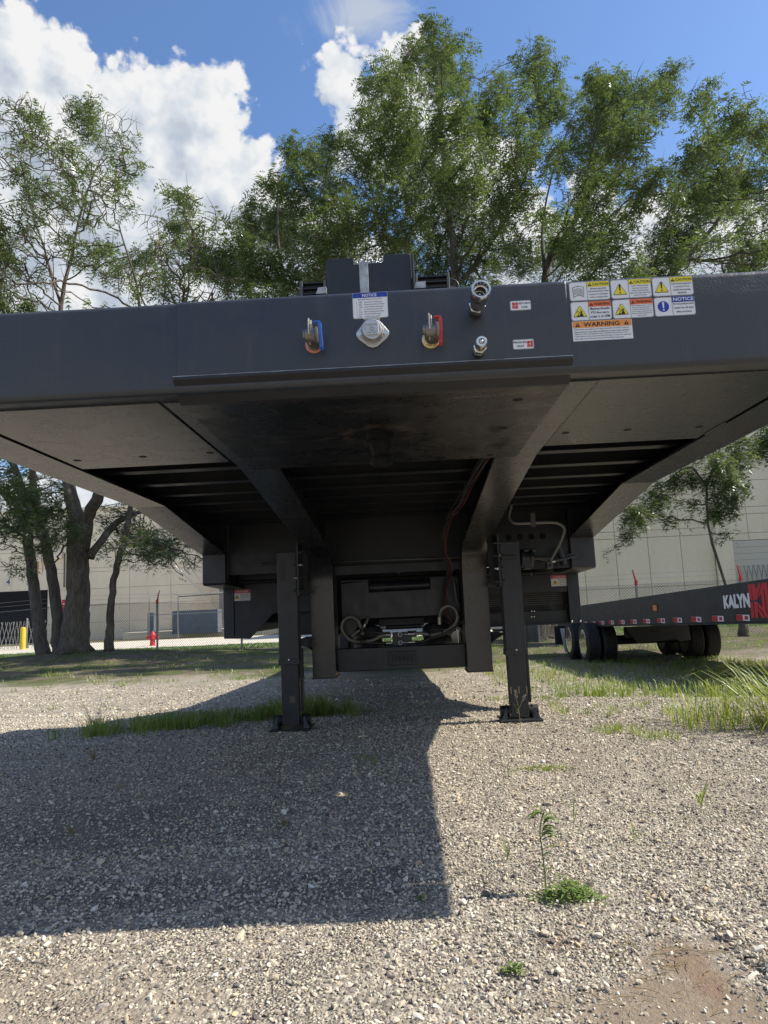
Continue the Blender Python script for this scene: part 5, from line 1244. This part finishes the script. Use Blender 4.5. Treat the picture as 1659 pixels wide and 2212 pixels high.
# enclosure with cabinet
EN = thing('pipe_enclosure', (-16, 56, gzf(-16, 56)), 'grey pipe-frame enclosure in front of the warehouse wall', 'fence')
for x in (-20.3, -19.6, -18.0, -13.9, -11.4, -9.0): MB().cyl((x, 56, gzf(x, 56)), (x, 56, 2.75 if x < -17 else 2.5), .06, 8).build('post', GS, EN)
for z in (2.52, 1.0): MB().cyl((-20.3, 56.0, z), (-7, 56.0, z), .035, 8).build('rail', GS, EN)
MB().cyl((-18, 56.05, 2.35), (-13.9, 56.05, 2.42), .04, 8).build('rail', GREYM, EN)
CB = thing('transformer_cabinet', (-16.8, 57.5, gzf(-16.8, 57.5)), 'blue-grey metal cabinet inside the pipe-frame enclosure', 'cabinet')
BG = mat('blue_grey_metal', (.11, .14, .18), .6, var=.2, vscale=2)
MB().box(-18.9, -15.2, 57.3, 58.6, gzf(-17, 57) + .3, 1.25).build('body', BG, CB, bevel=.02)
for k in range(5): MB().box(-18.8 + k * .72, -18.8 + k * .72 + .5, 57.28, 57.30, -.3, 1.0).build('door_panel', BG, CB)
MB().box(-20.9, -20.4, 57.3, 57.7, -.6, 1.2).build('end_panel', BG, CB)

# ---- chain-link fence with red barb arms
FN = thing('chain_link_fence', (0, 25, -.57), 'long grey chain-link fence with red angled arms on its posts', 'fence')
posts = [(-30.2, 26.5), (-27.1, 26.2), (-24, 26), (-20.9, 25.8), (-17.9, 25.5), (-14.9, 25.2), (-11.88, 25.0), (-8.77, 25.0), (-5.7, 24.6), (-2.6, 24.2), (.8, 23.5), (4.1, 22.7), (6.87, 21.6), (9.73, 21.0), (12.7, 20.5), (15.7, 20.2), (18.7, 20.0), (21.8, 19.8)]
PM = mat('grey_post', (.24, .25, .25), .5, .4)
RA = mat('red_arm_paint', (.50, .03, .04), .5)
for (x, y) in posts:
    z = gzf(x, y); lean = random.Random(int(x * 10)).uniform(-.02, .05)
    pt = MB().cyl((x, y, z - .05), (x + lean, y, z + 1.62), .036, 10).build('fence_post', PM, FN, smooth='auto')
    MB().tube([(x + lean, y, z + 1.60), (x + lean, y, z + 1.70), (x + lean + .04, y, z + 1.74)], [.045, .045, .03], 10).build('arm_cap', RA, pt, smooth='auto')
    MB().tube([(x + lean + .0, y, z + 1.70), (x + lean + (.13 if x < 4 else -.10), y - .1, z + 2.06)], [.026, .016], 6).build('barb_arm', RA, pt)
V_, F_ = [], []
def wire(a, b, r):
    a = np.array(a); b = np.array(b); i = len(V_)
    for p in (a, b):
        for (dx, dz) in ((-r, -r * .6), (r, -r * .6), (0, r)): V_.append((p[0] + dx, p[1] + dz * .5, p[2] + dz))
    for k in range(3): F_.append((i + k, i + (k + 1) % 3, i + 3 + (k + 1) % 3, i + 3 + k))
for (x0, y0), (x1, y1) in zip(posts[:-1], posts[1:]):
    L = x1 - x0; n = int(L / .085); Hh = 1.62; zf = lambda x: gzf(x, 25) + .02
    m_ = int(Hh / .085)
    for i in range(-m_, n):
        for sgn in (1, -1):
            # straight diagonal from bottom to top, clipped at the posts
            a0 = i * .085; a1 = a0 + Hh
            u0, u1 = max(a0, 0), min(a1, L)
            if u1 - u0 < .03: continue
            t0, t1 = (u0 - a0), (u1 - a0)
            if sgn < 0: t0, t1 = Hh - t0, Hh - t1
            pa = (x0 + u0, y0 + (y1 - y0) * u0 / L, gzf(x0 + u0, 25) + .02 + t0); pb = (x0 + u1, y0 + (y1 - y0) * u1 / L, gzf(x0 + u1, 25) + .02 + t1)
            wire(pa, pb, .0042)
me_ = mesh_np('chain_mesh', np.array(V_), np.array(F_), mat('weathered_mesh_wire', (.16, .16, .155), .6, .3), FN, kind='stuff')
for zz in (1.62, 1.80, 1.94):
    for (x0, y0), (x1, y1) in zip(posts[:-1], posts[1:]):
        if zz == 1.62 or True: MB().tube([(x0, y0, gzf(x0, y0) + zz), ((x0 + x1) / 2, (y0 + y1) / 2, gzf((x0 + x1) / 2, y0) + zz - .02), (x1, y1, gzf(x1, y1) + zz)], .005 if zz > 1.7 else .008, 4).build('line_wire', GS, FN)

# ================================================================ TREES
TREES = {
 'sparse tall': (
  [[(-11.25, 24.0, -0.3, 0.52), (-11.19, 24.0, 0.75, 0.42), (-11.15, 24.0, 1.68, 0.38), (-11.17, 24.0, 2.95, 0.36), (-11.15, 24.0, 3.75, 0.34), (-11.32, 24.0, 4.56, 0.28), (-11.5, 24.0, 5.38, 0.25), (-11.84, 24.0, 7.89, 0.22), (-11.94, 24.0, 10.28, 0.19), (-11.9, 24.0, 12.01, 0.17), (-11.5, 24.0, 14.3, 0.11), (-10.98, 24.0, 16.45, 0.07), (-10.39, 24.0, 17.89, 0.03)], [(-11.9, 24.0, 12.01, 0.12), (-12.84, 24.5, 14.47, 0.09), (-13.78, 25.0, 17.06, 0.06), (-14.47, 25.5, 19.39, 0.03)], [(-11.04, 24.0, 3.1, 0.24), (-10.61, 23.5, 4.14, 0.23), (-10.0, 23.0, 4.9, 0.21), (-9.08, 22.5, 6.55, 0.2), (-8.46, 22.0, 8.71, 0.14), (-8.13, 21.5, 11.0, 0.08), (-8.54, 21.0, 12.97, 0.05)], [(-10.74, 24.0, 2.85, 0.15), (-10.26, 24.5, 3.89, 0.13), (-9.69, 25.0, 4.42, 0.1), (-9.11, 25.5, 4.66, 0.05)]],
  [(-11.96, 21.31, 17.14, 0.88), (-11.95, 20.55, 15.13, 0.7), (-10.03, 18.64, 14.17, 0.77), (-11.09, 23.61, 19.14, 0.73), (-10.12, 22.4, 18.79, 0.38), (-11.17, 26.93, 20.8, 0.92), (-10.53, 21.63, 15.93, 0.74), (-6.78, 16.95, 12.53, 0.46), (-8.84, 20.62, 14.66, 0.71), (-13.35, 25.94, 17.22, 1.07), (-12.84, 22.73, 14.73, 0.78), (-10.29, 22.52, 14.78, 0.77), (-10.18, 25.02, 16.46, 0.68), (-11.45, 20.86, 12.14, 0.86), (-10.45, 21.56, 12.76, 0.74), (-9.99, 17.35, 9.46, 0.48), (-9.71, 22.71, 12.99, 0.78), (-9.25, 18.07, 9.76, 0.49), (-9.79, 25.5, 4.01, 0.7)]),
 'left leaning': (
  [[(-12.6, 24.6, -0.29, 0.26), (-12.75, 24.6, 0.33, 0.22), (-12.92, 24.6, 1.46, 0.19), (-13.17, 24.6, 3.09, 0.18), (-13.41, 24.6, 4.75, 0.17), (-13.78, 24.6, 6.28, 0.16), (-14.74, 24.6, 8.9, 0.18), (-15.56, 24.6, 12.86, 0.12), (-16.04, 24.6, 16.39, 0.06)], [(-13.44, 24.6, 4.75, 0.14), (-14.24, 25.1, 5.2, 0.12), (-15.42, 25.6, 6.21, 0.07)]],
  [(-12.03, 21.18, 5.07, 0.73), (-11.95, 22.14, 4.63, 0.76), (-11.82, 20.88, 3.73, 0.64), (-13.02, 25.44, 4.16, 0.7), (-13.01, 23.29, 3.14, 0.4), (-11.96, 20.94, 2.48, 0.29), (-13.22, 26.11, 5.83, 0.71), (-13.75, 21.61, 13.64, 1.33), (-13.21, 20.0, 10.46, 1.23), (-13.05, 19.12, 13.66, 1.05), (-14.1, 22.52, 7.6, 1.23)]),
 'middle leaning': (
  [[(-11.91, 24.3, -0.24, 0.24), (-11.99, 24.3, 0.78, 0.19), (-12.19, 24.3, 2.22, 0.18), (-12.52, 24.3, 3.68, 0.17), (-12.87, 24.3, 5.01, 0.16), (-13.19, 24.3, 8.04, 0.15), (-13.94, 24.3, 10.85, 0.1), (-14.53, 24.3, 13.38, 0.05)]],
  [(-12.18, 22.58, 4.25, 0.62), (-10.43, 20.9, 4.09, 0.57), (-11.02, 21.27, 3.02, 0.44), (-11.83, 20.58, 10.19, 0.99), (-11.36, 18.45, 8.18, 0.88), (-13.33, 22.0, 12.84, 0.75), (-10.29, 21.54, 3.44, 0.44)]),
 'thin': (
  [[(-10.05, 24.0, -0.32, 0.19), (-10.03, 24.0, 0.54, 0.14), (-9.96, 24.0, 1.63, 0.12), (-9.76, 24.0, 2.72, 0.115), (-9.51, 24.0, 3.51, 0.11), (-9.06, 24.0, 6.08, 0.11), (-8.24, 24.0, 9.04, 0.1), (-7.48, 24.0, 11.4, 0.09), (-7.18, 24.0, 13.5, 0.05), (-7.37, 24.0, 15.67, 0.03)], [(-7.48, 24.0, 11.4, 0.07), (-8.32, 24.5, 13.1, 0.05), (-8.74, 25.0, 15.6, 0.03)], [(-9.51, 24.0, 3.51, 0.07), (-8.87, 23.5, 3.35, 0.05), (-7.91, 23.0, 3.03, 0.03)]],
  [(-5.69, 17.92, 12.15, 0.37), (-5.08, 17.34, 11.49, 0.36), (-7.6, 22.18, 15.26, 0.23), (-8.16, 26.55, 16.06, 0.91), (-9.52, 26.66, 16.61, 0.55), (-5.62, 20.67, 13.07, 0.42), (-6.14, 19.08, 10.75, 0.65), (-8.49, 23.79, 12.77, 0.65), (-7.14, 25.54, 14.29, 0.87), (-10.36, 25.51, 13.71, 0.7), (-9.82, 25.96, 14.67, 0.53), (-4.79, 18.49, 9.69, 0.51), (-5.67, 19.33, 11.57, 0.53), (-6.96, 20.3, 11.88, 0.49), (-6.91, 18.29, 9.72, 0.44), (-4.95, 17.64, 8.79, 0.48), (-6.84, 20.79, 10.44, 0.57), (-9.82, 25.14, 4.31, 0.77), (-8.23, 22.21, 3.12, 0.68), (-8.72, 21.24, 2.91, 0.51), (-8.71, 25.31, 3.1, 0.78), (-7.69, 24.75, 2.35, 0.47), (-6.73, 23.14, 2.52, 0.32), (-10.67, 25.15, 4.35, 0.6), (-7.84, 24.2, 3.29, 0.66)]),
 'broad': (
  [[(-2.84, 25.0, -0.46, 0.5), (-2.93, 25.0, 4.29, 0.36), (-3.44, 25.0, 9.46, 0.3), (-3.88, 25.0, 12.17, 0.22), (-4.17, 25.0, 14.57, 0.12), (-4.12, 25.0, 16.82, 0.05)], [(-3.88, 25.0, 12.17, 0.15), (-4.99, 25.5, 13.76, 0.1), (-5.99, 26.0, 14.84, 0.05)], [(-3.44, 25.0, 9.46, 0.15), (-2.62, 24.5, 12.04, 0.12), (-2.29, 24.0, 15.16, 0.06)]],
  [(-5.07, 22.73, 13.38, 0.62), (-6.28, 25.66, 13.92, 0.88), (-4.05, 20.71, 11.45, 0.71), (-4.08, 19.66, 12.83, 0.34), (-5.47, 28.19, 17.23, 0.96), (-4.13, 27.09, 16.11, 1.11), (-3.23, 19.59, 13.33, 0.54), (-2.73, 21.04, 13.9, 0.86), (-3.67, 25.23, 18.49, 0.52), (-2.74, 27.49, 19.57, 0.85), (-2.0, 18.03, 10.63, 0.74), (-3.19, 20.67, 11.08, 0.71), (-1.82, 18.45, 9.9, 0.63), (-4.66, 24.16, 16.5, 0.3), (-2.34, 18.3, 13.43, 0.38), (-5.63, 21.2, 11.96, 0.65), (-5.04, 22.47, 11.26, 0.77), (-3.11, 17.63, 8.67, 0.66), (-2.83, 24.8, 12.02, 1.02), (-1.45, 21.14, 12.61, 0.87), (-1.68, 21.48, 11.23, 0.88), (-4.46, 18.86, 11.8, 0.32), (-1.54, 19.9, 14.94, 0.41), (-4.84, 24.43, 10.39, 1.17), (-3.51, 26.96, 10.9, 1.29), (-4.2, 24.35, 8.43, 1.0)]),
 'tallest': (
  [[(1.81, 24.0, -0.55, 0.75), (1.96, 24.0, 3.91, 0.5), (2.18, 24.0, 8.8, 0.4), (2.31, 24.0, 11.87, 0.33), (2.25, 24.0, 14.34, 0.24), (2.13, 24.0, 17.61, 0.14), (2.1, 24.0, 20.99, 0.05)], [(2.31, 24.0, 11.87, 0.2), (3.53, 24.5, 13.46, 0.16), (4.96, 25.0, 15.86, 0.11), (6.04, 25.5, 18.81, 0.06), (6.25, 26.0, 21.58, 0.03)], [(2.22, 24.0, 9.48, 0.18), (0.89, 23.5, 11.55, 0.14), (-0.14, 23.0, 13.57, 0.09), (-0.8, 22.5, 16.22, 0.05)], [(2.25, 24.0, 14.34, 0.12), (1.2, 24.5, 17.46, 0.08), (0.64, 25.0, 20.37, 0.04)]],
  [(1.78, 20.29, 18.5, 0.69), (1.52, 26.56, 23.22, 0.82), (2.53, 21.21, 18.92, 0.44), (0.13, 21.44, 18.44, 0.59), (-0.44, 26.15, 21.56, 0.63), (0.59, 17.84, 14.85, 0.73), (2.43, 26.67, 22.19, 1.1), (2.76, 19.14, 17.18, 0.29), (5.36, 22.83, 19.49, 0.7), (5.16, 19.68, 16.62, 0.47), (5.23, 26.16, 21.17, 0.81), (6.18, 24.7, 19.17, 0.93), (3.04, 19.16, 14.99, 0.79), (1.88, 17.36, 13.43, 0.83), (0.44, 19.51, 14.83, 0.93), (-0.64, 24.41, 18.84, 0.67), (-1.35, 21.26, 15.73, 0.51), (1.25, 26.23, 17.86, 1.44), (-0.47, 20.38, 13.96, 0.98), (2.01, 17.12, 11.8, 0.94), (3.58, 18.87, 13.57, 0.9), (4.78, 19.52, 13.8, 0.67), (3.6, 19.57, 12.43, 0.94), (2.43, 24.66, 14.71, 1.35), (0.3, 19.37, 11.8, 1.06), (-0.98, 18.25, 11.37, 0.75), (-1.32, 23.37, 12.81, 0.96), (0.34, 27.06, 14.42, 1.11), (2.16, 26.7, 13.93, 1.1), (3.68, 24.28, 13.51, 1.0), (5.09, 25.73, 13.65, 0.88), (3.94, 16.62, 10.11, 0.46), (-1.47, 18.24, 12.08, 0.62), (1.36, 23.95, 11.04, 1.15), (2.66, 20.01, 9.68, 0.82), (0.06, 22.83, 10.79, 0.94), (-1.11, 24.68, 12.04, 0.93), (0.59, 17.76, 7.25, 0.97), (3.48, 27.24, 10.8, 1.49), (-0.55, 23.7, 8.36, 1.14), (2.95, 17.34, 5.87, 0.83), (1.46, 17.66, 5.8, 0.73)]),
 'right': (
  [[(4.94, 25.0, -0.74, 0.8), (5.12, 25.0, 0.65, 0.55), (5.6, 25.0, 7.23, 0.42), (5.71, 25.0, 12.5, 0.3), (6.93, 25.0, 14.62, 0.22), (8.15, 25.0, 16.78, 0.12), (9.42, 25.0, 19.37, 0.05)], [(5.71, 25.0, 12.5, 0.2), (5.88, 25.5, 14.97, 0.1), (6.69, 26.0, 17.74, 0.04)], [(6.93, 25.0, 14.62, 0.12), (7.82, 24.5, 17.59, 0.06), (7.93, 24.0, 19.45, 0.03)]],
  [(7.34, 22.19, 18.11, 0.61), (8.72, 24.42, 19.35, 0.84), (7.86, 26.29, 20.07, 0.72), (7.82, 19.55, 15.72, 0.54), (10.81, 24.37, 19.83, 0.58), (9.8, 23.46, 17.97, 0.8), (8.83, 27.31, 19.73, 1.12), (6.69, 18.02, 13.05, 0.74), (7.22, 25.27, 17.4, 0.86), (7.16, 22.63, 14.59, 0.93), (5.87, 21.56, 13.19, 0.74), (7.66, 22.57, 13.34, 0.93), (7.89, 20.15, 12.96, 0.83), (5.34, 18.58, 10.21, 0.76), (6.07, 17.84, 9.51, 0.73), (6.73, 27.42, 14.42, 0.75), (5.07, 22.27, 10.57, 0.69), (6.72, 22.7, 10.99, 0.78), (6.43, 23.96, 13.35, 0.74), (7.01, 22.2, 12.35, 0.68), (4.45, 22.02, 8.93, 0.9), (5.92, 20.0, 8.2, 0.96), (6.64, 27.22, 9.1, 1.12)]),
 'far right': (
  [[(3.95, 23.5, -0.56, 0.5), (4.53, 23.5, 2.18, 0.34), (6.27, 23.5, 6.79, 0.3), (8.45, 23.5, 10.27, 0.25), (10.21, 23.5, 12.18, 0.2), (11.66, 23.5, 13.81, 0.12), (12.92, 23.5, 16.53, 0.05)], [(10.21, 23.5, 12.18, 0.12), (12.04, 24.0, 12.33, 0.08), (14.38, 24.5, 13.51, 0.04)], [(8.45, 23.5, 10.27, 0.12), (9.47, 23.0, 12.97, 0.08), (10.83, 22.5, 15.96, 0.03)]],
  [(8.57, 18.12, 13.96, 0.5), (10.67, 21.45, 17.12, 0.37), (9.12, 17.25, 13.26, 0.47), (14.01, 25.43, 19.68, 0.38), (9.54, 16.88, 12.3, 0.46), (10.97, 21.32, 14.95, 0.73), (8.03, 17.25, 12.02, 0.59), (12.33, 22.14, 14.28, 0.76), (11.11, 25.02, 15.29, 0.86), (13.47, 26.97, 16.54, 1.11), (13.06, 23.81, 13.55, 0.81), (10.64, 25.51, 13.93, 1.05), (8.9, 18.68, 10.04, 0.77), (13.69, 25.94, 13.04, 1.07), (8.51, 21.7, 10.89, 0.74), (13.2, 22.16, 13.9, 0.91), (15.21, 25.16, 17.56, 0.86), (12.11, 20.8, 10.82, 0.85), (11.6, 18.37, 10.91, 1.01), (6.65, 18.25, 9.16, 0.56), (11.64, 26.32, 12.04, 0.9), (8.26, 16.29, 7.41, 0.67), (10.78, 21.53, 13.66, 0.59), (8.57, 23.17, 9.46, 0.95), (8.43, 18.84, 7.34, 0.9), (12.74, 24.1, 9.6, 1.15), (10.41, 21.68, 6.96, 0.74)]),
 'young': (
  [[(9.63, 21.0, -0.53, 0.18), (9.61, 21.0, 0.02, 0.1), (9.3, 21.0, 0.83, 0.045), (9.0, 21.0, 2.46, 0.038), (9.06, 21.0, 3.84, 0.035), (9.63, 21.0, 5.07, 0.02)], [(9.06, 21.0, 3.84, 0.035), (8.81, 21.5, 4.51, 0.03), (8.26, 22.0, 4.2, 0.02), (7.34, 22.5, 3.29, 0.012)], [(9.02, 21.0, 3.42, 0.03), (9.67, 20.5, 3.86, 0.02)]],
  [(9.22, 20.25, 4.37, 0.39), (10.2, 21.16, 4.65, 0.41), (9.16, 20.82, 3.94, 0.46), (8.63, 21.47, 4.22, 0.41), (7.9, 21.49, 3.84, 0.44), (9.92, 21.06, 3.8, 0.4), (9.54, 21.29, 3.16, 0.44), (8.53, 20.75, 3.34, 0.26), (7.71, 20.8, 2.91, 0.28), (6.73, 20.66, 3.08, 0.42), (6.65, 21.42, 2.48, 0.29), (9.45, 20.93, 2.43, 0.21), (7.44, 21.07, 3.37, 0.36), (6.22, 21.5, 2.09, 0.15), (10.44, 21.55, 5.16, 0.37), (12.03, 21.9, 5.3, 0.9), (9.52, 21.75, 4.96, 0.3)]),
}

BARK = bpy.data.materials.new('locust_bark'); BARK.use_nodes = True
g = N(BARK.node_tree); b = g.n['Principled BSDF']; V = g.add('ShaderNodeNewGeometry').outputs['Position']
vs_ = g.vmath('MULTIPLY', V, (9, 9, 1.6)); fz = g.math('ADD', g.math('MULTIPLY', g.noise(vs_, 1.6, 8, .7, .6), .7), g.math('MULTIPLY', g.noise(V, .8, 4, .6), .3))
g.link(g.ramp(fz, [(.36, (.050, .042, .034)), (.50, (.115, .098, .078)), (.64, (.20, .175, .145))]), b.inputs['Base Color']); b.inputs['Roughness'].default_value = .9
bp = g.add('ShaderNodeBump'); bp.inputs['Strength'].default_value = 1.0; bp.inputs['Distance'].default_value = .06
g.link(g.noise(vs_, 2.2, 8, .7, .8), bp.inputs['Height']); g.link(bp.outputs[0], b.inputs['Normal'])
LEAFM = leaf_mat('locust_leaf', [(.040, .072, .028), (.078, .120, .046), (.13, .175, .068), (.24, .28, .15)], .34, .34)

def tree(name, sk, blobs, label, seed, n_attr, fr_per, bare_frac=0.0, leaf_r=.2, step=.34, group='locust trees along the fence'):
    r = np.random.default_rng(seed)
    base = sk[0][0]; zb = gzf(base[0], base[1])
    T = thing(name, (base[0], base[1], zb), label, 'tree', group)
    nodes, par, rad = [], [], []
    tr = MB()
    for li, L in enumerate(sk):
        L = [list(p) for p in L]
        if li == 0: L[0][2] = zb - .05
        pts = arc_pts([p[:3] for p in L], 5); rs = []
        for i in range(len(L) - 1):
            for k in range(5): rs.append(L[i][3] * (1 - k / 5) + L[i + 1][3] * k / 5)
        rs.append(L[-1][3])
        rs = [q * float(np.interp(p[2], [3, 8, 12], [1, .62, .46])) for q, p in zip(rs, pts)]
        P = [Vector(p) + Vector((r.normal(0, .018), r.normal(0, .018), 0)) * (1 if i else 0) for i, p in enumerate(pts)]
        tr.tube(P, [q * (1 + r.normal(0, .02)) for q in rs], 14 if max(rs) > .2 else 8)
        if li == 0 and L[0][3] > .3:   # root flare
            for a in np.linspace(0, 6.28, 6)[:-1] + r.uniform(0, 1):
                p0 = Vector((base[0], base[1], zb + L[0][3] * .9)); rr0 = L[0][3]
                e = Vector((base[0] + cos(a) * rr0 * 1.35, base[1] + sin(a) * rr0 * 1.35, zb - .06))
                tr.tube([p0 + Vector((cos(a), sin(a), 0)) * rr0 * .35, p0.lerp(e, .6) + Vector((0, 0, -.06)), e], [rr0 * .35, rr0 * .30, rr0 * .12], 8)
        prev = -1
        if li: 
            d = [(Vector(n_) - P[0]).length for n_ in nodes]; prev = int(np.argmin(d)) if d else -1
        z_start = 2.0
        for i, p in enumerate(P):
            nodes.append(tuple(p)); par.append(prev); rad.append(rs[i]); prev = len(nodes) - 1
    nsk = len(nodes)
    tr.build('trunk', BARK, T, smooth=True)
    # attraction points in the crown
    w = np.array([b_[3] ** 2.3 for b_ in blobs]); w /= w.sum(); bi = r.choice(len(blobs), n_attr, p=w)
    B = np.array(blobs)[bi]; u = r.normal(0, 1, (n_attr, 3)); u /= np.linalg.norm(u, axis=1)[:, None]
    A = B[:, :3] + u * (B[:, 3:4] * (r.uniform(0, 1, (n_attr, 1)) ** .42)) * np.array([1, 1.15, .92])
    Nn = np.array(nodes); ok = Nn[:, 2] > 2.2; idx = np.where(ok)[0]
    D = np.full(len(A), 1e9); K = np.zeros(len(A), int)
    def upd(new):
        nonlocal D, K
        if not len(new): return
        Q = np.array([nodes[i] for i in new]); d = np.linalg.norm(A[:, None] - Q[None], axis=2); j = d.argmin(1); dm = d[np.arange(len(A)), j]
        up = dm < D; D = np.where(up, dm, D); K = np.where(up, np.array(new)[j], K)
    upd(list(idx)); tips_dir = {}
    nchild = {}
    for it in range(70):
        act = D > step * 1.1
        if not act.any(): break
        new = []
        src, inv = np.unique(K[act], return_inverse=True)
        vecs = A[act] - np.array(nodes)[K[act]]; vecs /= np.maximum(np.linalg.norm(vecs, axis=1)[:, None], 1e-6)
        S = np.zeros((len(src), 3)); np.add.at(S, inv, vecs)
        for s_, v in zip(src, S):
            if nchild.get(s_, 0) >= 9: 
                continue
            L_ = np.linalg.norm(v)
            if L_ < 1e-4: continue
            v = v / L_ + r.normal(0, .22, 3) + np.array([0, 0, .05]); v /= np.linalg.norm(v)
            q = np.array(nodes[s_]) + v * step
            nodes.append(tuple(q)); par.append(int(s_)); rad.append(0); nchild[s_] = nchild.get(s_, 0) + 1; new.append(len(nodes) - 1)
        if not new: break
        upd(new)
        if len(A) > 50:
            kp = D > step * .9
            if kp.sum() == 0: break
            A, D, K = A[kp], D[kp], K[kp]
    n = len(nodes); Nn = np.array(nodes); par = np.array(par)
    # pipe model radii
    acc = np.zeros(n); has = np.zeros(n, bool); has[par[par >= 0]] = True
    tip = .009 if bare_frac < .1 else .014; ex = 2.3
    for i in range(n - 1, nsk - 1, -1):
        a = acc[i] if acc[i] > 0 else tip ** ex
        acc[i] = a; acc[par[i]] += a
    rr = np.array(rad, float)
    for i in range(nsk, n): rr[i] = min(acc[i] ** (1 / ex), rr[par[i]] * .85 if par[i] < nsk else 1)
    for i in range(nsk, n): rr[i] = min(rr[i], max(rr[par[i]] * .98, tip))
    # branch mesh: short four-sided links
    kk = 4; i0 = np.arange(nsk, n); Pp = Nn[par[i0]]; Pc = Nn[i0]; d = Pc - Pp; d /= np.linalg.norm(d, axis=1)[:, None]
    ref = np.where(np.abs(d[:, 2:3]) > .9, np.array([[1., 0, 0]]), np.array([[0, 0, 1.]])); U = np.cross(d, ref); U /= np.linalg.norm(U, axis=1)[:, None]; Wv = np.cross(d, U)
    r0 = np.minimum(rr[par[i0]], rr[i0] * 1.25); r1 = rr[i0]; Vb = []
    for (Pq, rq) in ((Pp, r0), (Pc + d * (r1 * .6)[:, None], r1)):
        for k in range(kk):
            a = 2 * pi * k / kk; Vb.append(Pq + (U * cos(a) + Wv * sin(a)) * rq[:, None])
    Vb = np.stack(Vb, 1); bs = (np.arange(len(i0)) * 2 * kk)[:, None]
    Fb = np.concatenate([bs + [[k, (k + 1) % kk, kk + (k + 1) % kk, kk + k]] for k in range(kk)])
    # bare twigs beyond the tips
    tipn = i0[~has[i0]]
    Vt, Ft = [], []
    tw = r.choice(tipn, int(len(tipn) * (1.0 if bare_frac > .1 else .5)), replace=True)
    dirs = (Nn[tw] - Nn[par[tw]]); dirs /= np.linalg.norm(dirs, axis=1)[:, None]
    dirs = dirs + r.normal(0, .45, dirs.shape) + np.array([0, 0, .25]); dirs /= np.linalg.norm(dirs, axis=1)[:, None]
    Lt = r.uniform(.25, .8 if bare_frac > .1 else .5, len(tw))[:, None]; e = Nn[tw] + dirs * Lt; sd = np.cross(dirs, r.normal(0, 1, dirs.shape)); sd /= np.linalg.norm(sd, axis=1)[:, None]; s2 = np.cross(dirs, sd)
    Vt = np.stack([Nn[tw] + sd * .012, Nn[tw] - sd * .008 + s2 * .01, Nn[tw] - sd * .008 - s2 * .01, e], 1).reshape(-1, 3); bt = (np.arange(len(tw)) * 4)[:, None]
    Ft = np.concatenate([bt + [[0, 1, 3, 3]], bt + [[1, 2, 3, 3]], bt + [[2, 0, 3, 3]]])
    mesh_np('branches', Vb.reshape(-1, 3), Fb, BARK, T, smooth=True, kind='stuff')
    tt_ = np.concatenate([bt + [[0, 1, 3]], bt + [[1, 2, 3]], bt + [[2, 0, 3]]]); mesh_np('twigs', Vt, tt_, BARK, T, kind='stuff')
    # leaf fronds
    thin = i0[rr[i0] < .030]
    cell = np.floor(Nn[thin] / 1.3).astype(int); hsh = (cell[:, 0] * 73856093 ^ cell[:, 1] * 19349663 ^ cell[:, 2] * 83492791) % 1000 / 1000
    dens = np.where(hsh < bare_frac, 0.0, .55 + .9 * ((hsh * 7.3) % 1))
    cnt = r.poisson(fr_per * .8 * dens); src = np.repeat(thin, cnt); m = len(src)
    P0 = Nn[src] + r.normal(0, leaf_r * .55, (m, 3)) + (Nn[par[src]] - Nn[src]) * r.uniform(0, 1, (m, 1))
    az = r.uniform(0, 2 * pi, m); el = r.normal(-.25, .45, m)
    dr = np.stack([np.cos(az) * np.cos(el), np.sin(az) * np.cos(el), np.sin(el)], 1)
    side = np.cross(dr, np.array([0, 0, 1.])); side /= np.maximum(np.linalg.norm(side, axis=1)[:, None], 1e-5); up = np.cross(side, dr)
    side = side + up * r.normal(0, .35, (m, 1)); FL = r.uniform(.19, .33, m)[:, None]
    out = []
    for k, t in enumerate((.12, .40, .68)):
        c_ = P0 + dr * FL * t + np.array([0, 0, -1.]) * (FL * t * t * .55)
        w_ = .072 * (1 - .35 * abs(t - .4)) * FL / .2
        for s in (-1, 1):
            tipv = c_ + side * w_ * s + dr * FL * .16 - np.array([0, 0, .012])
            out += [c_ - dr * FL * .045, c_ + dr * FL * .10, tipv]
    ce = P0 + dr * FL * .78 + np.array([0, 0, -1.]) * (FL * .6 * .55); out += [ce - side * .016, ce + side * .016, ce + dr * FL * .28 - np.array([0, 0, .02])]
    Vl = np.stack(out, 1).reshape(-1, 3); Fl = np.arange(len(Vl)).reshape(-1, 3)
    mesh_np('crown', Vl, Fl, LEAFM, T, kind='stuff')
    return T
LB = {'sparse tall': ('tall sparse locust tree with a thick forked trunk, second trunk group from the left', 7000, 7, .42),
      'left leaning': ('locust tree at the left edge, its trunk leaning left', 4500, 11, .1),
      'middle leaning': ('leaning locust trunk between the leftmost and the thick forked one', 3500, 11, .12),
      'thin': ('thin-trunked half-bare locust tree right of the thick forked one', 5500, 9, .40),
      'broad': ('broad leafy locust tree behind the left part of the trailer nose', 9000, 12, .03),
      'tallest': ('tallest and fullest locust tree, above the middle of the trailer', 20000, 10.5, .05),
      'right': ('full locust tree just right of the tallest one', 12000, 11, .05),
      'far right': ('wide airy locust tree reaching out of the right edge', 12000, 11, .08),
      'young': ('young locust tree on the right, its leafy branches hanging before the beige wall', 4000, 7, .05)}
for i, (k_, (sk_, bl_)) in enumerate(TREES.items()):
    lb, na, fp, bf = LB[k_]
    tree('locust_tree', sk_, bl_, lb, 40 + i, na, fp, bf, step=.27 if k_ != 'young' else .17, leaf_r=.22 if k_ != 'young' else .14)
